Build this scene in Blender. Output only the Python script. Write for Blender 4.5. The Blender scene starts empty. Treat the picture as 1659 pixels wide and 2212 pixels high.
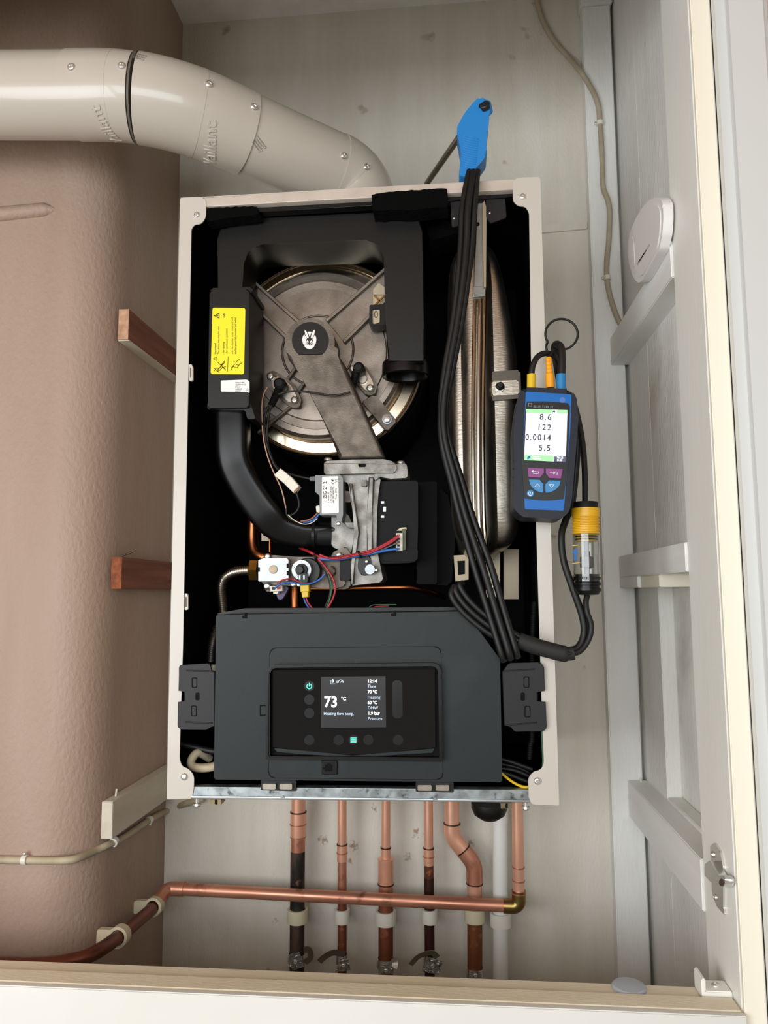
import bpy, bmesh, math, random
from mathutils import Vector, Matrix, Euler
from mathutils.bvhtree import BVHTree

# ------------------------------------------------------------------ camera, light, exposure
sc = bpy.context.scene
COL = sc.collection
IW, IH, FPX = 1659, 2212, 1642.9
CAM = Vector((0.1115161, -0.8682436, 0.2312545))
EUL = Euler((1.6768128, 0.0073932, 0.0930633), 'XYZ')
cd = bpy.data.cameras.new('camera'); cam = bpy.data.objects.new('camera', cd); COL.objects.link(cam)
cam.location = CAM; cam.rotation_euler = EUL
cd.sensor_fit = 'HORIZONTAL'; cd.sensor_width = 36.0; cd.lens = 36.0 * FPX / IW
cd.clip_start = 0.01; cd.clip_end = 50
sc.camera = cam
sc.view_settings.view_transform = 'Standard'; sc.view_settings.look = 'None'
sc.view_settings.exposure = -0.15; sc.view_settings.gamma = 1.0; sc.view_settings.use_curve_mapping = False
w = bpy.data.worlds.new('world'); sc.world = w; w.use_nodes = True
bg = w.node_tree.nodes['Background']; bg.inputs[0].default_value = (1.0, 0.89, 0.78, 1); bg.inputs[1].default_value = 0.45

def area(name, loc, target, sx, sy, watt, col):
    l = bpy.data.lights.new(name, 'AREA'); l.shape = 'RECTANGLE'; l.size = sx; l.size_y = sy
    l.energy = watt; l.color = col
    o = bpy.data.objects.new(name, l); COL.objects.link(o); o.location = loc
    o.rotation_euler = (Vector(target) - Vector(loc)).to_track_quat('-Z', 'Y').to_euler()
    return o
area('window_and_fill_light', (-0.02, -1.7, 0.40), (0.02, 0.2, 0.10), 1.15, 0.56, 16.5, (0.89, 0.955, 1.0))
area('window_and_fill_light', (-1.08, -1.55, 0.16), (0.05, 0.2, 0.06), 0.9, 0.9, 24, (0.95, 0.975, 1.0))  # fill light added low on the left; no second window is known

# ------------------------------------------------------------------ helpers
RM = EUL.to_matrix()
def ray(u, v): return RM @ Vector(((u - IW / 2) / FPX, -(v - IH / 2) / FPX, -1.0))
def Q(u, v, y=None, x=None, z=None):
    """point of the place that stands at the given depth (y), side (x) or height (z)"""
    d = ray(u, v)
    t = (y - CAM.y) / d.y if y is not None else (x - CAM.x) / d.x if x is not None else (z - CAM.z) / d.z
    return CAM + d * t
def PX(p):
    c = RM.transposed() @ (Vector(p) - CAM)
    return (IW / 2 + FPX * c.x / -c.z, IH / 2 - FPX * c.y / -c.z)
def S(px, y): return px * (y - CAM.y) * 1.0 / FPX          # pixel length -> metres at depth y

def lin(h):
    h = h.lstrip('#'); o = []
    for i in (0, 2, 4):
        c = int(h[i:i + 2], 16) / 255
        o.append(c / 12.92 if c <= .04045 else ((c + .055) / 1.055) ** 2.4)
    return (*o, 1.0)
MATS = {}
def M(name, hx, rough=.5, metal=0., hx2=None, ns=20., stretch=(1, 1, 1), bump=0., bs=60., bstretch=None, emit=0., trans=0., coat=0.,
      lo=.35, hi=.65, hx3=None, n3=8., lo3=.55, hi3=.75, spec=.5, alpha=1., rvar=0.):
    m = bpy.data.materials.new(name); m.use_nodes = True; nt = m.node_tree; N = nt.nodes; L = nt.links
    b = N['Principled BSDF']; b.inputs['Roughness'].default_value = rough; b.inputs['Metallic'].default_value = metal
    b.inputs['Base Color'].default_value = lin(hx); b.inputs['Specular IOR Level'].default_value = spec
    if emit: b.inputs['Emission Color'].default_value = lin(hx); b.inputs['Emission Strength'].default_value = emit
    if trans: b.inputs['Transmission Weight'].default_value = trans; b.inputs['IOR'].default_value = 1.45
    if coat: b.inputs['Coat Weight'].default_value = coat; b.inputs['Coat Roughness'].default_value = .05
    if alpha < 1: b.inputs['Alpha'].default_value = alpha
    tc = N.new('ShaderNodeTexCoord')
    def noise(scale, st, detail=4.):
        mp = N.new('ShaderNodeMapping'); mp.inputs['Scale'].default_value = st; L.new(tc.outputs['Object'], mp.inputs[0])
        n = N.new('ShaderNodeTexNoise'); n.inputs['Scale'].default_value = scale; n.inputs['Detail'].default_value = detail
        L.new(mp.outputs[0], n.inputs['Vector']); return n
    def ramp(n, lo, hi):
        r = N.new('ShaderNodeMapRange'); r.inputs[1].default_value = lo; r.inputs[2].default_value = hi
        L.new(n.outputs[0], r.inputs[0]); return r
    src = None
    if hx2:
        r = ramp(noise(ns, stretch), lo, hi); mx = N.new('ShaderNodeMix'); mx.data_type = 'RGBA'
        mx.inputs[6].default_value = lin(hx); mx.inputs[7].default_value = lin(hx2); L.new(r.outputs[0], mx.inputs[0]); src = mx.outputs[2]
    if hx3:
        r = ramp(noise(n3, (1, 1, 1), 6.), lo3, hi3); mx = N.new('ShaderNodeMix'); mx.data_type = 'RGBA'
        if src: L.new(src, mx.inputs[6])
        else: mx.inputs[6].default_value = lin(hx)
        mx.inputs[7].default_value = lin(hx3); L.new(r.outputs[0], mx.inputs[0]); src = mx.outputs[2]
    if src: L.new(src, b.inputs['Base Color'])
    if rvar:
        r = ramp(noise(ns * 1.7, stretch), .3, .7); r.inputs[3].default_value = rough - rvar; r.inputs[4].default_value = rough + rvar
        L.new(r.outputs[0], b.inputs['Roughness'])
    if bump:
        n = noise(bs, bstretch or stretch); bn = N.new('ShaderNodeBump'); bn.inputs['Strength'].default_value = bump; bn.inputs['Distance'].default_value = .003
        L.new(n.outputs[0], bn.inputs['Height']); L.new(bn.outputs[0], b.inputs['Normal'])
    MATS[name] = m; return m

WL = {}                                     # world position of every object's origin
def link(o, wloc, parent=None):
    COL.objects.link(o); WL[o.name] = Vector(wloc)
    if parent is not None:
        o.parent = parent; o.location = Vector(wloc) - WL[parent.name]
    else: o.location = wloc
    return o
def tag(o, label, cat, group=None, kind=None):
    o['label'] = label
    if cat: o['category'] = cat
    if group: o['group'] = group
    if kind: o['kind'] = kind
    return o
def thing(name, label, cat, loc=(0, 0, 0), group=None):
    o = bpy.data.objects.new(name, None); o.empty_display_size = .02; link(o, loc)
    return tag(o, label, cat, group)
def obj(name, bm, mat, parent=None, smooth=40, label=None, base=False, flat=None):
    bmesh.ops.remove_doubles(bm, verts=bm.verts, dist=1e-7)
    bmesh.ops.recalc_face_normals(bm, faces=bm.faces)
    vs = [v.co for v in bm.verts]
    lo = Vector([min(c[i] for c in vs) for i in range(3)]); hi = Vector([max(c[i] for c in vs) for i in range(3)])
    c = (lo + hi) / 2
    if base: c.z = lo.z
    for v in bm.verts: v.co -= c
    me = bpy.data.meshes.new(name); bm.to_mesh(me); bm.free()
    me.materials.append(MATS[mat] if isinstance(mat, str) else mat)
    if smooth:
        me.polygons.foreach_set('use_smooth', [True] * len(me.polygons)); me.set_sharp_from_angle(angle=math.radians(smooth))
        if flat:                                             # large plane faces keep their own normal
            for p in me.polygons:
                if any(abs(p.normal[k]) > .99995 for k in flat): p.use_smooth = False
    o = bpy.data.objects.new(name, me); link(o, c, parent)
    if label: o['label'] = label
    return o
def struct(o, label=None):
    o['kind'] = 'structure'
    if label: o['label'] = label
    return o

def rp(pts, r=0, n=5):
    """round the corners of a traced outline"""
    out = []; k = len(pts)
    for i, p in enumerate(pts):
        rr = p[2] if len(p) > 2 else r
        P = Vector(p[:2]); A = Vector(pts[i - 1][:2]); B = Vector(pts[(i + 1) % k][:2])
        if rr <= 0: out.append(tuple(P)); continue
        a = (A - P); b = (B - P); ra = min(rr, a.length * .48); rb = min(rr, b.length * .48)
        s = P + a.normalized() * ra; e = P + b.normalized() * rb
        for j in range(n + 1):
            t = j / n; q = s * (1 - t) ** 2 + P * 2 * t * (1 - t) + e * t ** 2; out.append((q.x, q.y))
    return out
def circ(u, v, r, n=32, ry=None, a0=0):
    return [(u + r * math.cos(a0 + 2 * math.pi * i / n), v + (ry or r) * math.sin(a0 + 2 * math.pi * i / n)) for i in range(n)]
AX = {'x': Vector((1, 0, 0)), 'y': Vector((0, 1, 0)), 'z': Vector((0, 0, 1))}
def prism_bm(bm, pts, at, th, axis='y', bev=0., seg=2, back=False):
    f = [bm.verts.new(Q(p[0], p[1], **{axis: at})) for p in pts]
    d = AX[axis] * th
    b = [bm.verts.new(v.co + d) for v in f]
    n = len(f); ff = bm.faces.new(f); bf = bm.faces.new(b[::-1])
    for i in range(n): bm.faces.new((f[i], f[(i + 1) % n], b[(i + 1) % n], b[i]))
    if bev:
        ed = list(ff.edges) + (list(bf.edges) if back else [])
        bmesh.ops.bevel(bm, geom=ed, offset=bev, segments=seg, profile=.5, affect='EDGES', clamp_overlap=True)
def prism(name, pts, at, th, mat, parent=None, axis='y', bev=0., seg=2, back=False, smooth=40, label=None):
    bm = bmesh.new(); prism_bm(bm, pts, at, th, axis, bev, seg, back)
    return obj(name, bm, mat, parent, smooth, label, flat=('xyz'.index(axis),))
def ring(name, outer, inner, at, th, mat, parent=None, bev=0., smooth=40):
    bm = bmesh.new(); n = len(outer); d = AX['y'] * th
    F = [[bm.verts.new(Q(p[0], p[1], y=at)) for p in l] for l in (outer, inner)]
    B = [[bm.verts.new(v.co + d) for v in l] for l in F]
    for i in range(n):
        j = (i + 1) % n
        bm.faces.new((F[0][i], F[0][j], F[1][j], F[1][i])); bm.faces.new((B[0][i], B[1][i], B[1][j], B[0][j]))
        bm.faces.new((F[0][i], B[0][i], B[0][j], F[0][j])); bm.faces.new((F[1][i], F[1][j], B[1][j], B[1][i]))
    if bev:
        bm.edges.ensure_lookup_table()
        fr = set(F[0]) | set(F[1]); s0 = set(F[0]); s1 = set(F[1])
        ed = [e for e in bm.edges if (set(e.verts) <= s0) or (set(e.verts) <= s1)]
        bmesh.ops.bevel(bm, geom=ed, offset=bev, segments=2, affect='EDGES', clamp_overlap=True)
    return obj(name, bm, mat, parent, smooth, flat=(1,))
def box_bm(bm, X, Y, Z, bev=0., seg=2):
    r = bmesh.ops.create_cube(bm, size=1)
    for v in r['verts']:
        v.co = Vector(((X[0] + X[1]) / 2 + v.co.x * (X[1] - X[0]), (Y[0] + Y[1]) / 2 + v.co.y * (Y[1] - Y[0]), (Z[0] + Z[1]) / 2 + v.co.z * (Z[1] - Z[0])))
    if bev:
        ed = list({e for v in r['verts'] for e in v.link_edges})
        bmesh.ops.bevel(bm, geom=ed, offset=bev, segments=seg, affect='EDGES', clamp_overlap=True)
def box(name, X, Y, Z, mat, parent=None, bev=0., seg=2, smooth=40, label=None):
    bm = bmesh.new(); box_bm(bm, X, Y, Z, bev, seg); return obj(name, bm, mat, parent, smooth, label, flat=(0, 1, 2))

def spline(pts, n=8):
    P = [Vector(p) for p in pts]; P = [P[0] * 2 - P[1]] + P + [P[-1] * 2 - P[-2]]; out = []
    for i in range(1, len(P) - 2):
        a, b, c, d = P[i - 1:i + 3]
        for j in range(n):
            t = j / n
            out.append(.5 * ((2 * b) + (c - a) * t + (2 * a - 5 * b + 4 * c - d) * t * t + (3 * b - a - 3 * c + d) * t ** 3))
    out.append(P[-2].copy()); return out
def fillet(pts, r, n=8):
    P = [Vector(p) for p in pts]; out = [P[0]]
    for i in range(1, len(P) - 1):
        a = P[i - 1] - P[i]; b = P[i + 1] - P[i]
        rr = r[i - 1] if isinstance(r, (list, tuple)) else r
        ra = min(rr, a.length * .49, b.length * .49)
        s = P[i] + a.normalized() * ra; e = P[i] + b.normalized() * ra
        for j in range(n + 1):
            t = j / n; out.append(s * (1 - t) ** 2 + P[i] * 2 * t * (1 - t) + e * t ** 2)
    out.append(P[-1]); return out
def sweep_bm(bm, path, rad, seg=12, caps=True, prof=None, up=None, twist=None):
    path = [Vector(p) for p in path]; n = len(path)
    if prof is None: prof = [(math.cos(2 * math.pi * k / seg), math.sin(2 * math.pi * k / seg)) for k in range(seg)]
    T = [(path[min(i + 1, n - 1)] - path[max(i - 1, 0)]).normalized() for i in range(n)]
    u = Vector(up) if up else Vector((0, 1, 0)) if abs(T[0].y) < .9 else Vector((1, 0, 0))
    u = (u - T[0] * u.dot(T[0])).normalized(); R = []
    for i in range(n):
        if i: 
            u = u - T[i] * u.dot(T[i]); u.normalize()
        v = T[i].cross(u); r = rad[i] if isinstance(rad, (list, tuple)) else rad
        R.append([bm.verts.new(path[i] + (u * p[0] + v * p[1]) * r) for p in prof])
    m = len(prof)
    for i in range(n - 1):
        for k in range(m): bm.faces.new((R[i][k], R[i][(k + 1) % m], R[i + 1][(k + 1) % m], R[i + 1][k]))
    if caps: bm.faces.new(R[0][::-1]); bm.faces.new(R[-1])
def tube(name, path, rad, mat, parent=None, seg=12, caps=True, prof=None, smooth=50, label=None, up=None):
    bm = bmesh.new(); sweep_bm(bm, path, rad, seg, caps, prof, up); return obj(name, bm, mat, parent, smooth, label)
def wire(name, px, y, rpx, mat, parent, seg=8, n=6, ys=None, smooth=True):
    """a bent wire: traced points, each with its own depth"""
    pts = [Q(p[0], p[1], y=(p[2] if len(p) > 2 else y)) for p in px]
    return tube(name, spline(pts, n) if smooth else pts, S(rpx, y), mat, parent, seg, smooth=60)
def lathe_bm(bm, prof, o, axis, seg=32, cap0=True, cap1=True):
    a = Vector(axis).normalized(); u = Vector((1, 0, 0)) if abs(a.x) < .8 else Vector((0, 0, 1))
    u = (u - a * u.dot(a)).normalized(); v = a.cross(u); o = Vector(o); R = []
    for r, h in prof:
        R.append([bm.verts.new(o + a * h + (u * math.cos(2 * math.pi * k / seg) + v * math.sin(2 * math.pi * k / seg)) * max(r, 1e-5)) for k in range(seg)])
    for i in range(len(R) - 1):
        for k in range(seg): bm.faces.new((R[i][k], R[i][(k + 1) % seg], R[i + 1][(k + 1) % seg], R[i + 1][k]))
    if cap0: bm.faces.new(R[0][::-1])
    if cap1: bm.faces.new(R[-1])
def lathe(name, prof, o, axis, mat, parent=None, seg=32, cap0=True, cap1=True, smooth=35, label=None):
    bm = bmesh.new(); lathe_bm(bm, prof, o, axis, seg, cap0, cap1); return obj(name, bm, mat, parent, smooth, label)
def disc(name, u, v, rpx, y, th, mat, parent, bev=0., seg=32, label=None):
    if not bev: return prism(name, circ(u, v, rpx, seg), y, th, mat, parent, label=label)
    c = Q(u, v, y=y); r = S(rpx, y); b = bev
    return lathe(name, [(r - b, 0), (r - b * .3, b * .3), (r, b), (r, th)], c, (0, 1, 0), mat, parent, seg, label=label)

# shared screw heads (axis -y): made once, copied
def screw_mesh():
    bm = bmesh.new(); r = 1.
    lathe_bm(bm, [(.30, -.28), (.42, -.50), (.72, -.46), (.95, -.25), (1.0, 0.0), (1.0, .25)], (0, 0, 0), (0, 1, 0), 14)
    me = bpy.data.meshes.new('screw'); bmesh.ops.recalc_face_normals(bm, faces=bm.faces)
    bm.to_mesh(me); bm.free(); me.materials.append(MATS['chrome'])
    me.polygons.foreach_set('use_smooth', [True] * len(me.polygons)); me.set_sharp_from_angle(angle=math.radians(40)); return me
SCREW = {}
def screw(pos, r, parent, nrm=(0, -1, 0), mat='chrome', name='screw'):
    if 'me' not in SCREW: SCREW['me'] = screw_mesh()
    o = bpy.data.objects.new(name, SCREW['me']); o.scale = (r, r, r)
    o.rotation_euler = Vector((0, -1, 0)).rotation_difference(Vector(nrm)).to_euler()
    return link(o, pos, parent)
def screw_px(u, v, rpx, y, parent, **k): return screw(Q(u, v, y=y), S(rpx, y), parent, **k)

def text(name, items, mat, parent, depth=.0001, y=None, up=None, right=None, spc=1.):
    """flat print: items of (string, origin, cap height, rotation degrees, squeeze, bold, align); one mesh for one printed block"""
    bm = bmesh.new()
    for it in items:
        s, o, h, rot, sq, bold, al = (list(it) + [0, 1., 0., 'LEFT'][len(it) - 3:])
        cu = bpy.data.curves.new('t', 'FONT'); cu.body = s; cu.size = h / .69; cu.align_x = al; cu.extrude = depth; cu.offset = bold * h
        cu.resolution_u = 3; cu.space_character = spc
        to = bpy.data.objects.new('t', cu); me = bpy.data.meshes.new_from_object(to)
        X = Vector(right) if right else Vector((1, 0, 0)); Z = Vector(up) if up else Vector((0, 0, 1)); Nn = X.cross(Z)
        ca, sa = math.cos(math.radians(rot)), math.sin(math.radians(rot))
        ex = X * ca + Z * sa; ey = -X * sa + Z * ca
        t = bmesh.new(); t.from_mesh(me)
        for v in t.verts: v.co = Vector(o) + ex * (v.co.x * sq) + ey * v.co.y + Nn * v.co.z
        tm = bpy.data.meshes.new('tm'); t.to_mesh(tm); t.free(); bm.from_mesh(tm)
        bpy.data.meshes.remove(me); bpy.data.meshes.remove(tm); bpy.data.objects.remove(to); bpy.data.curves.remove(cu)
    return obj(name, bm, mat, parent, smooth=0)

# ------------------------------------------------------------------ materials
M('alarm_slot', '#b9b5b0', .5)
M('arch_paint', '#cfd1cf', .42)
M('wall_paint', '#e9e9e4', .62, hx2='#e1e0da', ns=9, stretch=(3, 3, .5), bump=.35, bs=150, bstretch=(1.6, 1.6, .35), hx3='#a89c86', n3=5, lo3=.62, hi3=.85)
M('chimney_paint', '#a78f80', .58, hx2='#9e8674', ns=6, stretch=(2, 2, .4), bump=.38, bs=170, bstretch=(1.2, 1.2, .7))
M('back_paint', '#d6d0c4', .6, hx2='#cec7b9', ns=7, stretch=(4, 4, .6), bump=.30, bs=260, bstretch=(1.2, 1, .45), hx3='#8d7a60', n3=22, lo3=.70, hi3=.80)
M('gloss_paint', '#f0f0ea', .40, hx2='#e9e9e2', ns=4, stretch=(2, 2, .3), bump=.08, bs=90, bstretch=(2, 2, .3))
M('sill_paint', '#e8dec7', .45, hx2='#dfd3b8', ns=14, stretch=(.6, 2, 2), bump=.15, bs=200)
M('frame_white', '#dcdbd5', .5, hx2='#d6d5ce', ns=5, hx3='#cfcac0', n3=14, lo3=.72, hi3=.80)
M('cream_paint', '#f0ead8', .42)
M('wood', '#8a5238', .75, hx2='#5f3222', ns=60, stretch=(1, .06, 1.2), bump=.4, bs=140, bstretch=(1, .05, 1))
M('wood_painted', '#cfc7b6', .6, hx2='#c2b9a5', ns=30, stretch=(1, .15, 1), bump=.3, bs=90, bstretch=(1, .1, 1))
M('wood_end', '#c7a183', .85, hx2='#a87d60', ns=90, bump=.5, bs=150)
M('wood_end_raw', '#96532f', .85, hx2='#6f3a22', ns=110, bump=.5, bs=150)
M('casing_white', '#c0bab0', .38, coat=.1)
M('rail_top', '#c9beb2', .42, .15, hx2='#bdb1a4', ns=40)
M('galv', '#aeb6b8', .32, .85, hx2='#8f9698', ns=60, rvar=.08, hx3='#5c6062', n3=120, lo3=.60, hi3=.70)
M('galv_plain', '#aab0b0', .35, .85, hx2='#9aa0a0', ns=50)
M('black_in', '#040404', .7, spec=.15)
M('black_plastic', '#0e0d0b', .42, bump=.04, bs=900, spec=.35)
M('black_satin', '#080707', .32, spec=.28)
M('black_rubber', '#0b0b0b', .6, spec=.3)
M('foam', '#050505', .95, spec=.1, bump=1., bs=250, bstretch=(.4, 1, 1.6))
M('panel_grey', '#1a2123', .50, hx2='#182021', ns=20, bump=.05, bs=1200, hx3='#1f2628', n3=12, lo3=.58, hi3=.66, spec=.3)
M('panel_dark', '#19191b', .5, spec=.35, bump=.05, bs=900)
M('glass_black', '#020203', .05)
M('lcd_back', '#303032', .2, emit=.03)
M('lcd_white', '#f4f6f8', .4, emit=1.1)
M('lcd_soft', '#aebfd0', .4, emit=.75)
M('teal', '#3fe0bd', .4, emit=.9)
M('key_dark', '#141517', .2)
M('chrome', '#e2e2df', .22, .9)
M('steel', '#c9c2b6', .26, 1., hx2='#b8b0a4', ns=30, stretch=(1, 1, .2), rvar=.06)
M('mirror_steel', '#b3a692', .17, 1.)
M('door_alu', '#9c9186', .45, .8, hx2='#857a6f', ns=28, bump=.08, bs=900, hx3='#6f665c', n3=14, lo3=.5, hi3=.85)
M('vessel_steel', '#bdb6aa', .33, 1., hx2='#aba498', ns=70, stretch=(1, 1, .25), bump=.10, bs=220, bstretch=(.5, 1, 2.5), rvar=.05)
M('cast_alu', '#7b7268', .55, .85, hx2='#5e564e', ns=60, bump=.16, bs=700, hx3='#5b544c', n3=14, lo3=.5, hi3=.85)
M('cast_alu_dark', '#7b7166', .48, .85, hx2='#5d554d', ns=45, bump=.1, bs=900)
M('die_cast', '#97958f', .52, .8, hx2='#6b6862', ns=60, bump=.14, bs=800)
M('zinc', '#a9aeb0', .42, .75, hx2='#959b9e', ns=45)
M('brass', '#b08a45', .28, 1., hx2='#96733a', ns=60)
M('copper', '#f2bb9f', .32, .5, hx2='#e8ab8e', ns=30, stretch=(1, 1, .4), rvar=.06)
M('copper_in', '#b06c42', .30, 1., hx2='#8f5332', ns=25)
M('copper_dull', '#d69a7f', .38, .65, hx2='#bd8066', ns=22, stretch=(.4, 1, 1), rvar=.08, hx3='#7d4d3c', n3=45, lo3=.60, hi3=.75)
M('copper_tarnish', '#95553c', .48, .6, hx2='#5a3527', ns=28, stretch=(1, 1, .35), hx3='#b9714f', n3=60, lo3=.58, hi3=.68)
M('copper_black', '#59443a', .6, .35, hx2='#1b1917', ns=30, stretch=(1.5, 1, .35), lo=.4, hi=.56, hx3='#a86a50', n3=40, lo3=.62, hi3=.72)
M('copper_brown', '#43211c', .5, .5, hx2='#331815', ns=30)
M('copper_bronze', '#a0643f', .42, .7, hx2='#754428', ns=30, stretch=(1, 1, .3), hx3='#b98660', n3=70, lo3=.6, hi3=.75)
M('solder', '#57463c', .4, .9)
M('clip_nylon', '#ddd9cc', .45, coat=.1)
M('clip_yellowed', '#d0c6a8', .5)
M('pvc', '#dedcd6', .4)
M('flue_white', '#bdb5a9', .30, coat=.25, hx2='#b8b0a4', ns=5)
M('print_grey', '#6b655d', .6)
M('seam', '#5a544c', .6)
M('cable_cream', '#b9ab90', .6, hx2='#a89a80', ns=40)
M('cable_paint', '#b2a48e', .6, hx2='#a3957e', ns=30)
M('yellow_label', '#f3df0a', .45)
M('label_white', '#ece9e4', .4)
M('ink', '#16130c', .6)
M('ink_grey', '#55534f', .6)
M('alarm_white', '#e2dfdc', .35)
M('analyser_navy', '#0e1522', .5, spec=.35, bump=.04, bs=900)
M('analyser_blue', '#0a62b0', .42, spec=.3)
M('probe_blue', '#1a7cc2', .42, bump=.05, bs=700)
M('probe_tip', '#15171a', .5)
M('screen_on', '#e9edf7', .35, emit=.92)
M('screen_green', '#86d987', .35, emit=.75)
M('screen_navy', '#3b3a5c', .35, emit=.4)
M('screen_ink', '#26263e', .5)
M('screen_faint', '#8f93b5', .5, emit=.3)
M('magenta', '#7b2c76', .4)
M('key_blue', '#1d7ab3', .4)
M('key_print', '#d8d8de', .4)
M('yellow', '#d9b51c', .42)
M('yellow_trap', '#d6a313', .4)
M('orange', '#f0a010', .42)
M('clear', '#f2f4f2', .04, trans=1.)
M('red_wire', '#a51f2c', .45)
M('blue_wire', '#2b66b0', .45)
M('brown_wire', '#8a5a40', .5)
M('copper_wire', '#b98f78', .45)
M('green_wire', '#2b5c38', .5)
M('grey_wire', '#5d5a5e', .5)
M('hose', '#0d0d0d', .5, spec=.4)
M('tape', '#191918', .6, spec=.4)
M('purple', '#43305e', .45)
M('conn_white', '#ddd7c9', .45)
M('ign_grey', '#7d7f80', .5)
M('beige_metal', '#b6a68c', .5, .1)
M('pcb', '#47512f', .5)
M('magnet_grey', '#a9b0b8', .45)
M('fan_black', '#080808', .6, spec=.2)
M('room_wall', '#e8d6c8', .7)
M('added_ceiling', '#b8906c', .7)  # brown chosen so the added ceiling bounces warm light

# ------------------------------------------------------------------ the cupboard (setting)
YB, XL = .36, -.3585
wb = struct(box('wall_back', (-.50, .47), (YB, YB + .04), (-.62, 1.32), 'back_paint_stained' if M('back_paint_stained', '#d6d0c4', .6, hx2='#cec7b9', ns=7, stretch=(4, 4, .6), bump=.30, bs=260, bstretch=(1.2, 1, .45), hx3='#8d7a60', n3=22, lo3=.70, hi3=.80) else None))
def stains(mat, spots, origin, col):
    """brown flux splashes, each with a ragged shape of its own"""
    nt = MATS[mat].node_tree; N, L = nt.nodes, nt.links; b = N['Principled BSDF']; src = b.inputs['Base Color'].links[0].from_socket
    tc = N.new('ShaderNodeTexCoord'); nz = N.new('ShaderNodeTexNoise'); nz.inputs['Scale'].default_value = 190; nz.inputs['Detail'].default_value = 4; L.new(tc.outputs['Object'], nz.inputs['Vector']); acc = None
    for p, r in spots:
        d = N.new('ShaderNodeVectorMath'); d.operation = 'DISTANCE'; d.inputs[1].default_value = Vector(p) - origin; L.new(tc.outputs['Object'], d.inputs[0])
        mr = N.new('ShaderNodeMapRange'); mr.inputs[1].default_value = 0; mr.inputs[2].default_value = r; mr.inputs[3].default_value = .62; mr.inputs[4].default_value = 0; L.new(d.outputs['Value'], mr.inputs[0])
        if acc is None: acc = mr.outputs[0]
        else:
            m = N.new('ShaderNodeMath'); m.operation = 'MAXIMUM'; L.new(acc, m.inputs[0]); L.new(mr.outputs[0], m.inputs[1]); acc = m.outputs[0]
    m = N.new('ShaderNodeMath'); m.operation = 'ADD'; L.new(acc, m.inputs[0]); L.new(nz.outputs[0], m.inputs[1])
    k = N.new('ShaderNodeMapRange'); k.inputs[1].default_value = .92; k.inputs[2].default_value = 1.12; k.inputs[4].default_value = .75; L.new(m.outputs[0], k.inputs[0])
    mx = N.new('ShaderNodeMix'); mx.data_type = 'RGBA'; mx.inputs[7].default_value = lin(col); L.new(src, mx.inputs[6]); L.new(k.outputs[0], mx.inputs[0]); L.new(mx.outputs[2], b.inputs['Base Color'])
stains('back_paint_stained', [(Q(u, v, y=YB), r) for u, v, r in ((809, 1747, .016), (703, 1815, .017), (765, 1828, .020), (757, 1862, .012), (902, 1799, .020), (882, 1852, .018), (1019, 1820, .014), (598, 1990, .014), (690, 1812, .014))], WL[wb.name], '#8f6f52')
def extrude_z(name, poly, z0, z1, mat, parent=None, smooth=30, nz=1):
    bm = bmesh.new(); R = [[bm.verts.new((p[0], p[1], z0 + (z1 - z0) * k / nz)) for p in poly] for k in range(nz + 1)]
    n = len(poly); bm.faces.new(R[0][::-1]); bm.faces.new(R[-1])
    for k in range(nz):
        for i in range(n): bm.faces.new((R[k][i], R[k][(i + 1) % n], R[k + 1][(i + 1) % n], R[k + 1][i]))
    return obj(name, bm, mat, parent, smooth)
arc = []
for i in range(13):
    a = math.pi / 2 * i / 12
    arc.append((XL - .066 + .066 * math.cos(a), .166 - .066 * math.sin(a)))
wl = struct(extrude_z('wall_left', [(XL, YB + .03)] + arc + [(-1.0, .10), (-1.0, YB + .03)], -.62, 1.32, 'chimney_paint', smooth=50))
# old plastered-over lump on the chimney face
bm = bmesh.new(); c0 = Q(-40, 468, y=.1); c1 = Q(112, 452, y=.1)
sweep_bm(bm, [c0, c0.lerp(c1, .5), c0.lerp(c1, .9), c1 + Vector((.006, .004, 0))], [.011, .0105, .010, .003], 10)
obj('plaster_ridge', bm, 'chimney_paint', wl)
struct(box('wall_right', (.412, .47), (-.10, YB), (-.62, 1.32), 'wall_paint'))
struct(box('ceiling', (-1.0, .47), (-.125, YB), (1.25, 1.32), 'wall_paint'))
struct(box('floor', (-1.0, .47), (-.112, YB), (-.66, -.60), 'wall_paint'))
struct(box('wall_front', (-1.0, .47), (-.125, -.10), (.925, 1.25), 'frame_white'))  # unseen head panel over the opening, added to shade the upper cupboard
struct(box('ceiling', (-1.9, 1.4), (-3.2, -.125), (.97, 1.02), 'added_ceiling'), 'unseen low ceiling added in front to shade the cupboard top')  # out of view, added to keep light from above off the upper walls
struct(box('wall_front', (.438, 1.4), (-.125, -.10), (-.66, 2.0), 'room_wall'))
# boxed corner post and the panelled right side
struct(box('trim_1', (.340, .386), (.338, YB), (-.60, Q(1290, 14, y=.34).z), 'wall_paint', bev=.0015), 'painted corner post')
struct(box('trim_2', (.337, .389), (.332, YB), (Q(1290, 14, y=.34).z, 1.25), 'wall_paint', bev=.002), 'wider block at the head of the corner post')
yst = Q(1432, 1500, x=.392).y
struct(box('trim_3', (.392, .412), (yst, YB), (-.60, 1.25), 'wall_paint', bev=.001), 'flat side boarding')
struct(box('trim_4', (.392, .412), (-.012, yst), (Q(1430, 1240, x=.392).z, 1.25), 'wall_paint', bev=.001), 'upper side boarding')
struct(box('trim_5', (.392, .412), (-.012, yst), (-.60, Q(1442, 1722, x=.392).z), 'wall_paint', bev=.001), 'lower side boarding')
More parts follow.
